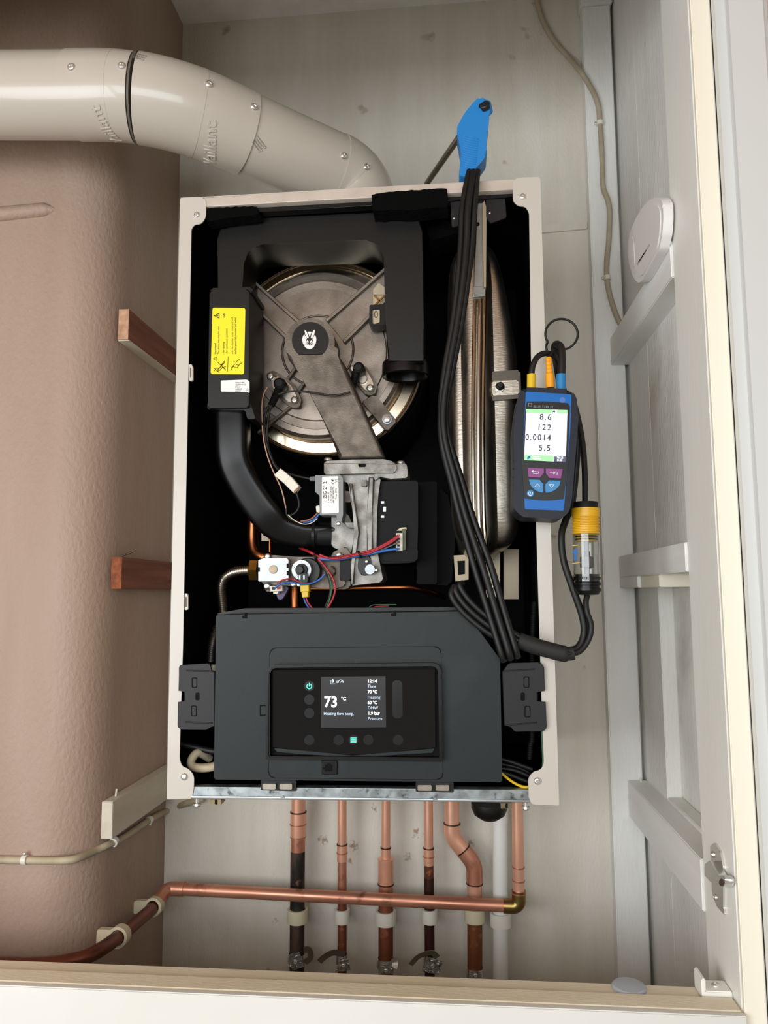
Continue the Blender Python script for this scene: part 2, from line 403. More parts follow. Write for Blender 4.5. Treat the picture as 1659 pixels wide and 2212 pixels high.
# door frame: jamb, its cream edge, architrave, sill
struct(box('trim_6', (.3665, .386), (-.100, -.004), (-.60, 1.25), 'gloss_paint', bev=.0015), 'white painted jamb board')
struct(box('trim_7', (.3670, .3868), (-.106, -.100), (-.66, 1.30), 'cream_paint', bev=.001), 'cream edge of the door frame')
struct(box('trim_8', (.3868, .440), (-.128, -.098), (-.66, 1.6), 'arch_paint', bev=.010, seg=4), 'white rounded architrave')
struct(box('trim_9', (-1.0, .3665), (-.106, -.079), (-.18, -.150), 'sill_paint', bev=.0025, seg=3), 'front bead of the sill')
struct(box('trim_10', (-1.0, .3665), (-.079, -.053), (-.20, -.1545), 'sill_paint', bev=.0015), 'rear strip of the sill')
struct(box('trim_11', (-1.0, .3665), (-.113, -.106), (-.66, -.1502), 'frame_white', bev=.001), 'white bottom rail of the door frame')
# crack ledge and drips on the back wall
struct(prism('trim_12', rp([(1165, 487), (1268, 478), (1269, 494), (1165, 503)], 3), YB - .004, .004, 'back_paint', bev=.0015), 'painted ledge on the back wall')

# battens on the chimney return (run back to the wall)
def batten(name, v0, v1, yf, label, mats, x0=XL, tk=.0155, tilt=0.):
    x1 = x0 + tk
    z0, z1 = v0, v1
    t = thing(name, label, 'batten', ((x0 + x1) / 2, yf, z0), 'battens on the chimney side')
    box('plank', (x0, x1), (yf + .0008, YB), (z0, z1), mats[0], t, bev=.0008)
    box('end_grain', (x0 + .0004, x1 - .0004), (yf, yf + .001), (z0 + .0004, z1 - .0004), mats[1], t)
    return t
y1 = Q(278, 700, x=XL + .0155).y
b1 = batten('wooden_batten', Q(277, 733, x=XL + .0155).z, Q(278, 666, x=XL + .0155).z, y1, 'dark wooden batten with a cream end, uppermost beside the boiler', ('wood', 'wood_end'))
box('painted_underside', (XL, XL + .0158), (y1 + .002, YB), (WL[b1.name].z - .0012, WL[b1.name].z + .0002), 'wood_painted', b1)
y2 = Q(263, 1240, x=XL + .0155).y
batten('wooden_batten', Q(263, 1272, x=XL + .0155).z, Q(263, 1203, x=XL + .0155).z, y2, 'bare reddish wooden batten with a bent nail above, middle of three', ('wood', 'wood_end_raw'))
y3 = Q(243, 1770, x=XL + .0155).y
batten('wooden_batten', Q(243, 1812, x=XL + .0155).z, Q(243, 1733, x=XL + .0155).z, y3, 'cream painted batten above the cream cable, lowest beside the boiler', ('wood_painted', 'wood_painted'))
tag(tube('nail', [Q(263, 1201, y=y2 + .01), Q(276, 1196, y=y2 + .012), Q(289, 1191, y=y2 + .012)], .0012, 'solder', seg=8), 'rusty nail sticking up from the bare reddish batten', 'nail')
tag(tube('nail', [Q(249, 1727, x=XL + .006), Q(251, 1712, x=XL + .006), Q(252, 1704, x=XL + .006)], .0014, 'clip_nylon', seg=8), 'white painted nail standing on the lowest cream batten', 'nail')
# rails on the right side
XR = .364
def rail(name, z0, z1, label, yb=.338, yf=-.004):
    return tag(box(name, (XR, .4118), (yf, yb), (z0, z1), 'wood_painted_white', bev=.0012), label, 'rail', 'rails on the right side')
M('wood_painted_white', '#ededea', .5, hx2='#e2e2de', ns=30, stretch=(1, .12, 1), bump=.2, bs=90, bstretch=(1, .1, 1))
rail('painted_rail', .588, .632, 'pale painted rail under the white alarm')
rail('painted_rail', .252, .2845, 'pale painted rail across the middle of the panelled side')
tag(box('packing_block', (XR, .4118), (.2209, .338), (.2362, .252), 'wood_painted_white', bev=.001), 'grey painted packing under the back of the middle rail', 'block')
tag(box('packing_block', (XR + .004, .4118), (.123, .2209), (.2362, .252), 'cream_paint', bev=.001), 'cream painted block under the middle rail', 'block')
rail('painted_rail', -.1035, -.0505, 'dusty topped pale rail, lowest on the panelled side')
tag(tube('nail', [Q(1385, 1701, y=.325), Q(1385, 1690, y=.325), Q(1384, 1681, y=.325)], .0014, 'clip_nylon', seg=8), 'white painted nail on the dusty rail near the post', 'nail')

# ------------------------------------------------------------------ alarm, catch, small fittings of the frame
t = thing('smoke_alarm', 'white rounded alarm mounted on the pale side boarding above a rail', 'alarm', Q(1380, 600, x=.3636))
face = [(1357, 560), (1356, 530), (1361, 500), (1374, 470), (1392, 442), (1408, 428), (1424, 427), (1432, 440), (1433, 470), (1431, 505), (1424, 540), (1412, 562), (1398, 588), (1386, 608), (1377, 612), (1366, 596)]
prism('body', rp(face, 8), .3525, .0112, 'alarm_white', t, axis='x', bev=.004, seg=3)
fc = (1396, 520)
prism('face_plate', rp([(fc[0] + (p[0] - fc[0]) * .80, fc[1] + (p[1] - fc[1]) * .84) for p in face], 6), .3512, .003, 'alarm_white', t, axis='x', bev=.0012)
prism('test_button', rp([(1361, 556), (1360, 528), (1366, 510), (1369, 530), (1371, 570), (1368, 578)], 3), .3508, .002, 'alarm_white', t, axis='x', bev=.0005)
prism('sounder_slot', [(1375, 570), (1402, 527), (1404, 529), (1377, 573)], .3509, .001, 'alarm_slot', t, axis='x')
prism('sounder_slot', [(1379, 565), (1395, 540), (1396.5, 541), (1380, 567)], .3509, .001, 'alarm_slot', t, axis='x')
prism('base', rp([(fc[0] + 4 + (p[0] - fc[0]) * .93, fc[1] - 4 + (p[1] - fc[1]) * .93) for p in face], 6), .3600, .0038, 'alarm_white', t, axis='x', bev=.001)

t = thing('roller_catch', 'shiny chrome roller catch screwed to the white jamb', 'catch', Q(1550, 1975, x=.3665))
prism('plate', rp([(1533, 1828), (1543, 1820), (1555, 1838), (1562, 1875), (1562, 1960), (1566, 1978), (1548, 1958), (1538, 1930), (1536, 1880)], 5), .3642, .0023, 'chrome', t, axis='x', bev=.0006)
a = Q(1522, 1872, x=.352); b_ = Q(1562, 1900, x=.350)
prism('arm', rp([(1521, 1868), (1533, 1858), (1553, 1892), (1556, 1912), (1541, 1912), (1521, 1890)], 3), .3568, .0078, 'chrome', t, axis='x', bev=.001)
prism('roller', circ(1557, 1904, 9, 16, 13), .3560, .0085, 'chrome', t, axis='x', bev=.001)
prism('roller_bore', circ(1558, 1906, 5, 12, 8), .3557, .002, 'solder', t, axis='x')
for u, v in ((1540, 1846), (1545, 1938)): screw(Q(u, v, x=.3640), .0032, t, nrm=(-1, 0, 0))
t = thing('strike_bracket', 'small white bracket at the end of the sill', 'bracket', (.352, -.066, -.1545))
box('plate', (.340, .3662), (-.078, -.056), (-.1545, -.1465), 'gloss_paint', t, bev=.001)
box('upright', (.338, .342), (-.078, -.054), (-.1545, -.136), 'gloss_paint', t, bev=.001)
screw((.354, -.067, -.1463), .004, t, nrm=(0, 0, 1))
lathe_p = [(.0165, 0), (.0165, .002), (.015, .0036), (.008, .0046), (0.0, .0048)]
tag(lathe('door_buffer', lathe_p, Vector((Q(1360, 2138, z=-.1545).x, -.0622, -.1545)), (0, 0, 1), 'magnet_grey'), 'grey round pad lying on the sill', 'pad')

# ------------------------------------------------------------------ cables on the walls
t = thing('wall_cable', 'painted cable clipped down the corner post', 'cable', Q(1333, 690, y=.333))
pts = [(1150, -60), (1160, 0), (1175, 50), (1200, 92), (1225, 120), (1250, 150), (1266, 172), (1283, 202), (1293, 232), (1296, 268), (1299, 310), (1301, 360), (1303, 405), (1313, 432), (1317, 460), (1315, 520), (1311, 560), (1311, 602), (1318, 640), (1330, 678), (1340, 700)]
path = [Q(u, v, y=(.3555 if u < 1245 else .3335)) for u, v in pts]
tube('cable', spline(path, 5), .0042, 'cable_paint', t, 10)
for u, v in ((1296, 266), (1312, 600)):
    c = Q(u, v, y=.3335)
    tube('cable_clip', [c + Vector((0, 0, -.0035)), c + Vector((0, 0, .0035))], .0056, 'clip_nylon', t, 12)
    screw(c + Vector((-.007, -.001, 0)), .0022, t, name='clip_nail')
t = thing('wall_cable', 'cream cable clipped round the chimney corner below the lowest batten', 'cable', Q(60, 1870, y=.095))
cp = [Q(-40, 1856, y=.0955), Q(0, 1857, y=.0955), Q(55, 1858, y=.0955), Q(110, 1859, y=.0955), Q(160, 1856, y=.0975)]
for u, v, x in ((205, 1838, -.3665), (235, 1824, -.3560), (262, 1812, -.3535), (330, 1767, -.3535), (370, 1748, -.3535)): cp.append(Q(u, v, x=x))
cp += [Q(405, 1735, y=.345), Q(440, 1726, y=.345)]
tube('cable', spline(cp, 6), .0048, 'cable_cream', t, 10)
for c, d in ((Q(54, 1857, y=.0950), (1, 0, 0)), (Q(246, 1818, x=-.353), (0, 1, .25)), (Q(322, 1772, x=-.353), (0, 1, .25))):
    d = Vector(d).normalized()
    tube('cable_clip', [c - d * .0032, c + d * .0032], .0062, 'clip_nylon', t, 12)
    screw(c + Vector((0, -.002, .0075)) if d.x else c + Vector((.002, 0, -.006)), .0024, t, nrm=(0, -1, 0) if d.x else (1, 0, 0), name='clip_nail')

# ------------------------------------------------------------------ copper pipes below the boiler
YP = .322
ZT = .012
def zpx(v, y=YP): return Q(830, v, y=y).z
def pipe_thing(name, label): return thing(name, label, 'pipe', Q(830, 2100, y=YP), 'copper pipes under the boiler')
def seg_px(name, u0, v0, u1, v1, w, mat, parent, y=YP, dr=0.):
    a = Q(u0, v0, y=y); b = Q(u1, v1, y=y)
    return tube(name, [a, a.lerp(b, .5), b], S(w / 2, y) + dr, mat, parent, 24)
def bead(parent, u, v, w, y=YP, mat='solder'):
    a = Q(u, v - 1.3, y=y); b = Q(u, v + 1.3, y=y); return tube('solder_ring', [a, b], S(w / 2, y) + .0006, mat, parent, 24)
t = pipe_thing('copper_pipe', 'wide copper pipe with a black scorched stretch, leftmost under the boiler')
seg_px('upper_section', 645, 1690, 644.5, 1760, 30, 'copper', t); seg_px('coupling', 644.5, 1753, 644, 1807, 33.5, 'copper', t)
bead(t, 644.5, 1754, 33.5); bead(t, 644, 1780, 33.8, mat='copper_dull'); bead(t, 644, 1807, 32.5, mat='copper_dull')
seg_px('middle_section', 644, 1805, 643.3, 1838, 30.5, 'copper_dull', t); seg_px('scorched_section', 643.3, 1838, 642, 1968, 30.5, 'copper_black', t)
seg_px('tarnished_section', 642, 1968, 640, 2330, 30.5, 'copper_black', t)
t = pipe_thing('copper_pipe', 'narrow bright copper pipe standing next to the scorched wide pipe')
seg_px('upper_section', 739, 1690, 739, 1826, 19, 'copper', t); seg_px('coupling', 739, 1824, 739, 1860, 21.5, 'copper', t)
bead(t, 739, 1824, 21.5); bead(t, 739, 1842, 21.7, mat='copper_dull')
seg_px('lower_section', 739, 1858, 739, 1925, 19, 'copper_dull', t); seg_px('tarnished_section', 739, 1925, 739, 2330, 19, 'copper_tarnish', t)
t = pipe_thing('copper_pipe', 'copper pipe stepping from narrow to wide, middle under the boiler')
seg_px('upper_section', 834, 1690, 833.5, 1835, 18.5, 'copper', t); seg_px('neck', 833.5, 1830, 833.5, 1858, 21, 'copper', t); bead(t, 833.5, 1831, 21)
bm = bmesh.new(); a = Q(833.5, 1853, y=YP); b_ = Q(833.5, 1909, y=YP)
sweep_bm(bm, [a, a.lerp(b_, .02), a.lerp(b_, .08), a.lerp(b_, .12), b_], [S(13, YP), S(17, YP), S(17, YP), S(16.4, YP), S(16.4, YP)], 24)
obj('reducer', bm, 'copper', t); bead(t, 833.5, 1909, 33.0)
seg_px('lower_section', 833.5, 1907, 833.5, 1950, 30.5, 'copper_dull', t); seg_px('tarnished_section', 833.5, 1950, 833, 2330, 30.5, 'copper_tarnish', t)
t = pipe_thing('copper_pipe', 'narrow copper pipe turning dark brown below, fourth under the boiler')
seg_px('upper_section', 925, 1690, 926, 1836, 19, 'copper', t); seg_px('coupling', 926, 1831, 926.5, 1868, 21.5, 'copper', t)
bead(t, 926, 1832, 21.5); bead(t, 926.3, 1850, 21.7, mat='copper_dull')
seg_px('lower_section', 926.5, 1866, 927, 1896, 19.5, 'copper_tarnish', t); seg_px('dark_section', 927, 1896, 930, 2330, 20.5, 'copper_brown', t)
t = pipe_thing('copper_pipe', 'wide copper pipe with a double bend sideways')
ps = [Q(u, v, y=YP) for u, v in ((976, 1690), (976.5, 1806), (1024.5, 1866), (1025.5, 1990))]
tube('bent_section', fillet(ps, .016), S(15.3, YP), 'copper', t, 24)
ss = [Q(u, v, y=YP) for u, v in ((976.5, 1778), (976.5, 1806), (1000, 1835.4))]
tube('elbow', fillet(ss, .014), S(16.8, YP), 'copper', t, 24)
ss = [Q(u, v, y=YP) for u, v in ((1001, 1837), (1024.5, 1866), (1025.2, 1908))]
tube('elbow', fillet(ss, .014), S(16.8, YP), 'copper_dull', t, 24)
bead(t, 976.5, 1779, 34); bead(t, 1025, 1908, 33.5)
a = Q(1000, 1834, y=YP); b_ = Q(1002, 1836.5, y=YP); tube('solder_ring', [a, b_], S(17.4, YP), 'solder', t, 24)
seg_px('bronzed_section', 1025.5, 1960, 1026, 2330, 30.5, 'copper_bronze', t)
# discharge pipe: down, across in front of the others, forward along the chimney side
YD = .285
t = thing('discharge_pipe', 'copper pipe crossing in front of the others and bending along the chimney side', 'pipe', Q(1115, 1960, y=YD))
rD = S(12.6, YD)
A = Q(1117, 1690, y=YD); B = Q(1121, 1958, y=YD); C = Q(362, 1919, y=YD)
tube('drop_section', [A, A.lerp(B, .5), B.lerp(A, .02)], rD * .93, 'copper', t, 24)
tube('cross_section', [C.lerp(B, .03), C.lerp(B, .5), C.lerp(B, .97)], rD, 'copper_dull', t, 24)
def toward(p, q, d): return p + (q - p).normalized() * d
tube('elbow', fillet([toward(B, A, .022), B, toward(B, C, .022)], .013), rD * 1.16, 'brass_elbow', t, 24) if M('brass_elbow', '#b87f5a', .34, 1., hx2='#9a8a50', ns=40) else None
for v in (1873, 1902, 1929): bead(t, 1117 + (v - 1690) * .0149, v, 24.8 if v < 1929 else 28, y=YD, mat='copper_dull')
D1 = Q(330, 1962, x=-.330); D2 = Q(258, 2022, x=-.330); D3 = Q(205, 2058, x=-.332)
D0 = Q(345, 1940, x=-.330)
tube('elbow', fillet([toward(C, B, .026), C, toward(C, D1, .030)], .012), rD * 1.15, 'copper_dull', t, 24)
D4 = Vector((-.353, .052, D3.z - .002)); D5 = Vector((-.40, .038, D3.z - .002)); D6 = Vector((-.55, .036, D3.z - .002))
tube('forward_section', [toward(C, D1, .02)] + spline([D1.lerp(D0, .5), D1, D2, D3, D4, D5, D6], 8), rD * .98, 'copper_brownred', t, 24) if M('copper_brownred', '#7c4a3a', .42, .7, hx2='#68392c', ns=25) else None
# white plastic waste pipe
t = thing('waste_pipe', 'white plastic waste pipe beside the bent copper pipe', 'pipe', Q(1080, 2100, y=YP))
seg_px('tube', 1080, 1700, 1082, 2330, 31, 'pvc', t); seg_px('socket', 1080, 1700, 1080.5, 1776, 34, 'pvc', t)

# clips on the back wall and on the chimney side
def pipe_clip(name, label, c, r, axis, wall, mat='clip_nylon', hgt=.0095, wd=.0036):
    """open ring round the pipe + foot on the wall; axis = pipe direction, wall = point of the wall it is fixed to"""
    axis = Vector(axis).normalized(); wv = (Vector(wall) - Vector(c)); wv = (wv - axis * wv.dot(axis)); dist = wv.length; wv.normalize(); sd = axis.cross(wv)
    t = thing(name, label, 'clip', Vector(c) + wv * dist, 'plastic pipe clips')
    bm = bmesh.new(); n = 28; rows = []
    for k in range(n + 1):
        a = math.radians(-160 + 320 * k / n)                       # opening faces away from the wall... closed by the latch
        d = wv * -math.cos(a) + sd * math.sin(a)
        rows.append([bm.verts.new(Vector(c) + d * rr + axis * h) for rr, h in ((r, -hgt), (r + wd, -hgt), (r + wd, hgt), (r, hgt))])
    for k in range(n):
        for j in range(4): bm.faces.new((rows[k][j], rows[k][(j + 1) % 4], rows[k + 1][(j + 1) % 4], rows[k + 1][j]))
    bm.faces.new(rows[0]); bm.faces.new(rows[-1][::-1]); obj('clamp', bm, mat, t, 45)
    bm = bmesh.new(); m = Matrix((sd, axis, wv)).transposed().to_4x4(); m.translation = Vector(c)
    box_bm(bm, (-r * .9, r * .9), (-hgt * .9, hgt * .9), (r * .9, dist), .001); bm.transform(m); obj('foot', bm, mat, t)
    return t
for u, r, v, lab, mat in ((643, 15.6, 1977, 'white plastic clip on the scorched wide pipe', 'clip_yellowed'), (739, 10.0, 1978, 'small white plastic clip on the narrow pipe next to the scorched one', 'clip_nylon'),
                          (833, 15.6, 1981, 'white plastic clip on the stepped middle pipe', 'clip_nylon'), (928.5, 10.6, 1978, 'small white plastic clip on the dark brown pipe', 'clip_nylon'),
                          (1025.5, 15.6, 1975, 'yellowed plastic clip behind the double bend pipe', 'clip_yellowed'), (1081, 16.0, 1985, 'wide white plastic clip on the waste pipe', 'clip_nylon')):
    c = Q(u, v, y=YP); pipe_clip('pipe_clip', lab, c, S(r, YP) + .0004, (0, 0, 1), (c.x, YB, c.z), mat)
pd = (D1 - D2).normalized()
pipe_clip('pipe_clip', 'yellowed plastic clip on the chimney side near the copper elbow', D1.lerp(D0, .2), rD + .0006, pd, (XL, D1.y, D1.z), 'clip_yellowed', .007)
pipe_clip('pipe_clip', 'yellowed plastic clip on the chimney side nearer the sill', D2, rD + .0006, pd, (XL, D2.y, D2.z), 'clip_yellowed', .007)

# earth clamps: a band round the pipe, a crumpled tag in front
def clamp(u, v, rpx, label, tagpts, strap):
    c = Q(u, v, y=YP); r = S(rpx, YP)
    t = thing('earth_clamp', label, 'clamp', c, 'metal clamps on the pipe ends')
    lathe('band', [(r, -.006), (r + .0022, -.006), (r + .0012, .006), (r, .006)], c, (0, 0, 1), 'chrome', t, 28, False, False)
    yt = YP - r - .006
    prism('tag_plate', rp(tagpts, 2), yt, .0012, 'foil', t, bev=.0004)
    cu_, cv_ = sum(p[0] for p in tagpts) / len(tagpts), sum(p[1] for p in tagpts) / len(tagpts)
    screw(Q(cu_, cv_, y=yt), .0034, t, mat='chrome')
    if strap:
        pts = [Q(p[0], p[1], y=p[2]) for p in strap]
        tube('strap', spline(pts, 6), .0042, 'steel_dark', t, prof=[(-.12, -1), (.12, -1), (.12, 1), (-.12, 1)], smooth=40, up=(0, 1, 0))
M('foil', '#cfd0d0', .22, 1., hx2='#8e9090', ns=160, bump=1., bs=170)
M('steel_dark', '#8d877d', .3, 1.)
clamp(641, 2068, 16.2, 'crumpled metal clamp on the scorched pipe end', [(626, 2062), (646, 2056), (657, 2088), (634, 2096), (626, 2090)], [(656, 2052, .30), (668, 2052, .30), (671, 2068, .302), (658, 2080, .304)])
clamp(739, 2070, 10.6, 'metal clamp with a strap on the narrow pipe next to the scorched one', [(733, 2076), (752, 2070), (757, 2096), (724, 2100)], [(745, 2062, .306), (720, 2058, .30), (700, 2068, .298), (690, 2078, .298)])
clamp(833, 2078, 16.2, 'metal clamp half hidden behind the sill at the stepped pipe', [(817, 2088), (850, 2090), (850, 2104), (817, 2104)], [(850, 2070, .31), (854, 2080, .308), (852, 2092, .305)])
clamp(929, 2072, 11.2, 'crumpled metal clamp with a curved strap on the dark brown pipe', [(922, 2066), (957, 2078), (948, 2106), (911, 2098)], [(945, 2068, .31), (932, 2058, .302), (905, 2066, .298), (887, 2084, .298)])
clamp(1026, 2098, 16.4, 'dark metal clamp at the foot of the double bend pipe', [(1014, 2102), (1040, 2102), (1040, 2112), (1014, 2112)], None)

# ------------------------------------------------------------------ flue
t = thing('flue_pipe', 'white flue pipe bending from the boiler top across to the chimney', 'flue pipe', (-.018, .146, .7205))
FB = [Vector((-1.0, -.020, .895)), Q(338, 207, y=-.027), Vector((-.013, .140, .806)), Vector((-.013, .140, .7206))]
fp = fillet(FB, [.075, .060], 14)
def resample(pts, step=.004):
    out = [pts[0]]
    for a, b in zip(pts, pts[1:]):
        n = max(1, int((b - a).length / step))
        for k in range(1, n + 1): out.append(a.lerp(b, k / n))
    return out
fp = resample(fp)
def idx(u): return min(range(len(fp)), key=lambda i: abs(PX(fp[i])[0] - u) if fp[i].z > .80 else 1e9)
i1, i2, i3, i4, i5 = idx(168), idx(298), idx(530), idx(722), idx(790)
R0 = .0500
FL = {}
def flue_part(name, a, b, r):
    bm = bmesh.new(); sweep_bm(bm, fp[a:b + 1], r, 56)
    bm.normal_update(); FL[name + str(a)] = BVHTree.FromBMesh(bm)
    o = obj(name, bm, 'flue_white', t, 40); return FL[name + str(a)]
ta = flue_part('straight_section', 0, i1 + 3, R0); tb = flue_part('sleeve', i1, i2, R0 + .0011)
tube('gap_ring', [fp[i2].lerp(fp[i2 + 1], .3), fp[i2].lerp(fp[i2 + 1], .75)], R0 + .0013, 'seam', t, 56)
tc_ = flue_part('elbow', i2 + 1, i3, R0 + .0020); td = flue_part('diagonal_section', i3 - 3, i4 + 3, R0); te = flue_part('boiler_elbow', i4, len(fp) - 1, R0 + .0011)
k1 = idx(245); tube('seam_ring', fp[k1:k1 + 2], R0 + .0013, 'flue_white', t, 56)
k2 = idx(423); tube('seam_ring', fp[k2:k2 + 2], R0 + .0023, 'flue_white', t, 56)
tube('seam_ring', fp[i5:i5 + 2], R0 + .0014, 'flue_white', t, 56)
ALLF = [ta, tb, tc_, td, te]
def fhit(u, v):
    best = None
    for tr in ALLF:
        h = tr.ray_cast(CAM, ray(u, v).normalized())
        if h[0] is not None and (best is None or h[3] < best[3]): best = h
    return best
for u, v in ((154, 145), (263, 142), (452, 182), (549, 231), (743, 337), (792, 361)):
    h = fhit(u, v); n = h[1] if h[1].dot(ray(u, v)) < 0 else -h[1]
    screw(h[0], .0048, t, nrm=n)
def wrap_text(name, s, u, v, h, ang, mat, ex, lift=0.0):
    """letters laid on the curved pipe wall: written flat, then dropped on to the surface"""
    cu = bpy.data.curves.new('t', 'FONT'); cu.body = s; cu.size = h / .69; cu.align_x = 'CENTER'; cu.extrude = ex; cu.resolution_u = 3; cu.space_line = .8
    to = bpy.data.objects.new('t', cu); me = bpy.data.meshes.new_from_object(to); bm = bmesh.new(); bm.from_mesh(me)
    h0 = fhit(u, v); n0 = h0[1] if h0[1].dot(ray(u, v)) < 0 else -h0[1]
    X = Vector((1, 0, 0)); X = (X - n0 * X.dot(n0)).normalized(); Y = n0.cross(X)
    ca, sa = math.cos(math.radians(ang)), math.sin(math.radians(ang)); ex_, ey_ = X * ca + Y * sa, -X * sa + Y * ca
    for vt in bm.verts:
        p = h0[0] + ex_ * vt.co.x + ey_ * vt.co.y + n0 * .02; best = None
        for tr in ALLF:
            q = tr.ray_cast(p + n0 * .03, -n0)
            if q[0] is not None and (best is None or q[3] < best[3]): best = q
        vt.co = (best[0] if best else p - n0 * .02) + n0 * (vt.co.z + lift)
    bpy.data.meshes.remove(me); bpy.data.objects.remove(to); bpy.data.curves.remove(cu)
    return obj(name, bm, mat, t, 0)
wrap_text('raised_lettering', 'Vaillant', 240, 278, .0135, 97, 'flue_white', .0013)
wrap_text('raised_lettering', 'Vaillant', 466, 322, .0150, 72, 'flue_white', .0013)
wrap_text('printed_lettering', 'Condensat\nCondensate\nCondens\nÉcoulement', 297, 125, .0026, 176, 'print_grey', .00005, .0002)
wrap_text('printed_lettering', 'Condensat\nCondensate\nCondens\nÉcoulement', 555, 316, .0026, 118, 'print_grey', .00005, .0002)

# ------------------------------------------------------------------ boiler
B = thing('boiler', 'open wall hung boiler with its front cover removed', 'boiler', (0, .17, 0))
BW, BH, BD = .22, .72, .338
for s in (-1, 1): box('side_panel', tuple(sorted((s * BW, s * (BW - .0012)))), (.0014, BD), (0, BH), 'casing_white', B)
box('top_panel', (-BW, BW), (.0014, BD), (BH - .0012, BH), 'casing_white', B)
box('base_plate', (-BW, BW), (.012, BD), (.0, .0014), 'galv_plain', B)
bm = bmesh.new(); i = BW - .0014
box_bm(bm, (-i, -i + .002), (.004, .33), (.002, BH - .002)); box_bm(bm, (i - .002, i), (.004, .33), (.002, BH - .002))
box_bm(bm, (-i, i), (.02, .33), (BH - .0055, BH - .0015)); box_bm(bm, (-i, i), (.02, .33), (.0016, .004)); box_bm(bm, (-i, i), (.325, .33), (.002, BH - .002))
obj('dark_interior', bm, 'black_in', B)  # black colour stands in for the darkness inside the casing
fl = prism('front_flange', rp([(389, 427, 3), (437, 425, 7), (445, 433, 5), (445, 470, 10), (434, 484, 8), (421, 485, 4), (413.5, 494, 5), (395, 1400), (387.5, 1640, 8), (393, 1655, 5), (409, 1662, 8), (419, 1676, 8), (419, 1702), (414.5, 1725, 3), (360, 1727, 2)]), 0, .0014, 'casing_white', B, bev=.0005)
screw_px(425, 464, 7.5, -.0002, fl); screw_px(398, 1678, 8, -.0002, fl)
fr = prism('front_flange', rp([(1116, 384, 8), (1167, 382, 4), (1208, 1740, 2), (1148, 1737.5, 5), (1142, 1722), (1141, 1680, 9), (1153, 1666, 8), (1168, 1664, 6), (1175, 1649, 7), (1171.8, 1580), (1147, 766), (1143, 458, 8), (1134, 446, 4), (1119, 445, 8), (1108, 434, 6), (1108, 392, 6)]), 0, .0014, 'casing_white', B, bev=.0005)
screw_px(1129, 425, 7.5, -.0002, fr); screw_px(1161, 1687, 8, -.0002, fr)
for u, v in ((411, 805), (401, 1300)):          # latch eyes on the left edge
    ring('latch_eye', rp([(u - 2, v - 18), (u + 3, v - 18), (u + 5, v - 12), (u + 5, v + 17), (u - 2, v + 18)], 2, 3), rp([(u - .5, v - 11), (u + 1.5, v - 11), (u + 2.2, v - 9), (u + 2.2, v + 11), (u - .5, v + 11)], 1, 3), .0002, .004, 'casing_white', B)
prism('top_rail', [(440, 427), (1112, 386), (1112, 409.5), (440, 447)], .0008, .012, 'rail_top', B, bev=.001)
prism('top_channel', [(440, 446), (1110, 409), (1110, 426), (560, 458), (440, 466)], .010, .012, 'black_satin', B, bev=.001)
prism('bottom_rail', [(412, 1699), (1146, 1706), (1146, 1729), (412, 1720)], .0012, .012, 'galv', B, bev=.0006)
prism('bottom_rail_lip', [(412, 1719), (1146, 1728), (1146, 1734.5), (412, 1725.8)], -.0006, .013, 'galv_plain', B, bev=.0012)
for (a, b_) in (((610, 1722.5), 6), ((940, 1726.5), 6)):
    prism('rail_notch', [(a[0] - 6, a[1] + 2), (a[0] + 6, a[1] + 2), (a[0], a[1] - 4)], -.0012, .002, 'galv_plain', B)

# insulation strips
def foam(pts, y, th):
    random.seed(int(pts[0][0])); out = []
    for a, b_ in zip(pts, pts[1:] + pts[:1]):
        n = max(1, int(math.hypot(b_[0] - a[0], b_[1] - a[1]) / 9))
        for k in range(n): out.append((a[0] + (b_[0] - a[0]) * k / n + random.uniform(-1, 1), a[1] + (b_[1] - a[1]) * k / n + random.uniform(-1.4, 1.4)))
    return prism('foam_strip', out, y, th, 'foam', B, bev=.0012)
foam([(803, 420), (860, 413), (965, 406), (968, 446), (900, 452), (806, 455)], -.0015, .03)
foam([(446, 449), (555, 446), (560, 462), (446, 478)], .002, .02)
foam([(915, 470), (985, 478), (1000, 500), (930, 520)], .06, .05)
# brackets under the top rail
for q in ([(973, 428), (1003, 424), (1003, 482), (976, 490)], [(1050, 418), (1090, 414), (1094, 470), (1060, 482), (1050, 470)]):
    o = prism('hanger_plate', rp(q, 3), .012, .003, 'panel_dark', B, bev=.0008)
    screw_px(q[0][0] + 8, q[2][1] - 10, 2.6, .0115, o); screw_px(q[1][0] - 3, q[1][1] + 8, 2.6, .0115, o)

# ---- heat exchanger
YH = .105
hx = B
HC = Q(697, 773, y=YH); HR = S(227, YH)
hx = lathe('heat_exchanger', [(HR * .93, .012), (HR * .985, .020), (HR * .985, .20), (0, .20)], HC, (0, 1, 0), 'black_satin', B, 72, True, False)
bm = bmesh.new(); pr = []
for k in range(16): pr += [(HR * 1.00, .022 + k * .011), (HR * 1.018, .025 + k * .011), (HR * 1.018, .029 + k * .011), (HR * 1.00, .031 + k * .011)]
lathe_bm(bm, pr, HC, (0, 1, 0), 72, False, False); obj('coil_rib', bm, 'black_satin', hx, 30)
lathe('rim', [(HR * .955, .004), (HR * .97, -.003), (HR * .985, -.005), (HR * 1.0, -.003), (HR * 1.006, .003), (HR, .016)], HC, (0, 1, 0), 'mirror_steel', hx, 96, False, False)
lathe('trough', [(HR * .80, .006), (HR * .835, .0055), (HR * .84, .0078), (HR * .855, .0058), (HR * .945, .0068), (HR * .957, .004)], HC, (0, 1, 0), 'mirror_steel', hx, 96, False, False)
DC = Q(690, 767, y=YH); DR = S(191, YH)
lathe('door_edge', [(DR * 1.005, .012), (DR * 1.005, -.002), (DR * .985, -.005), (DR * .965, -.003)], DC, (0, 1, 0), 'cast_alu_dark', hx, 96, False, False)
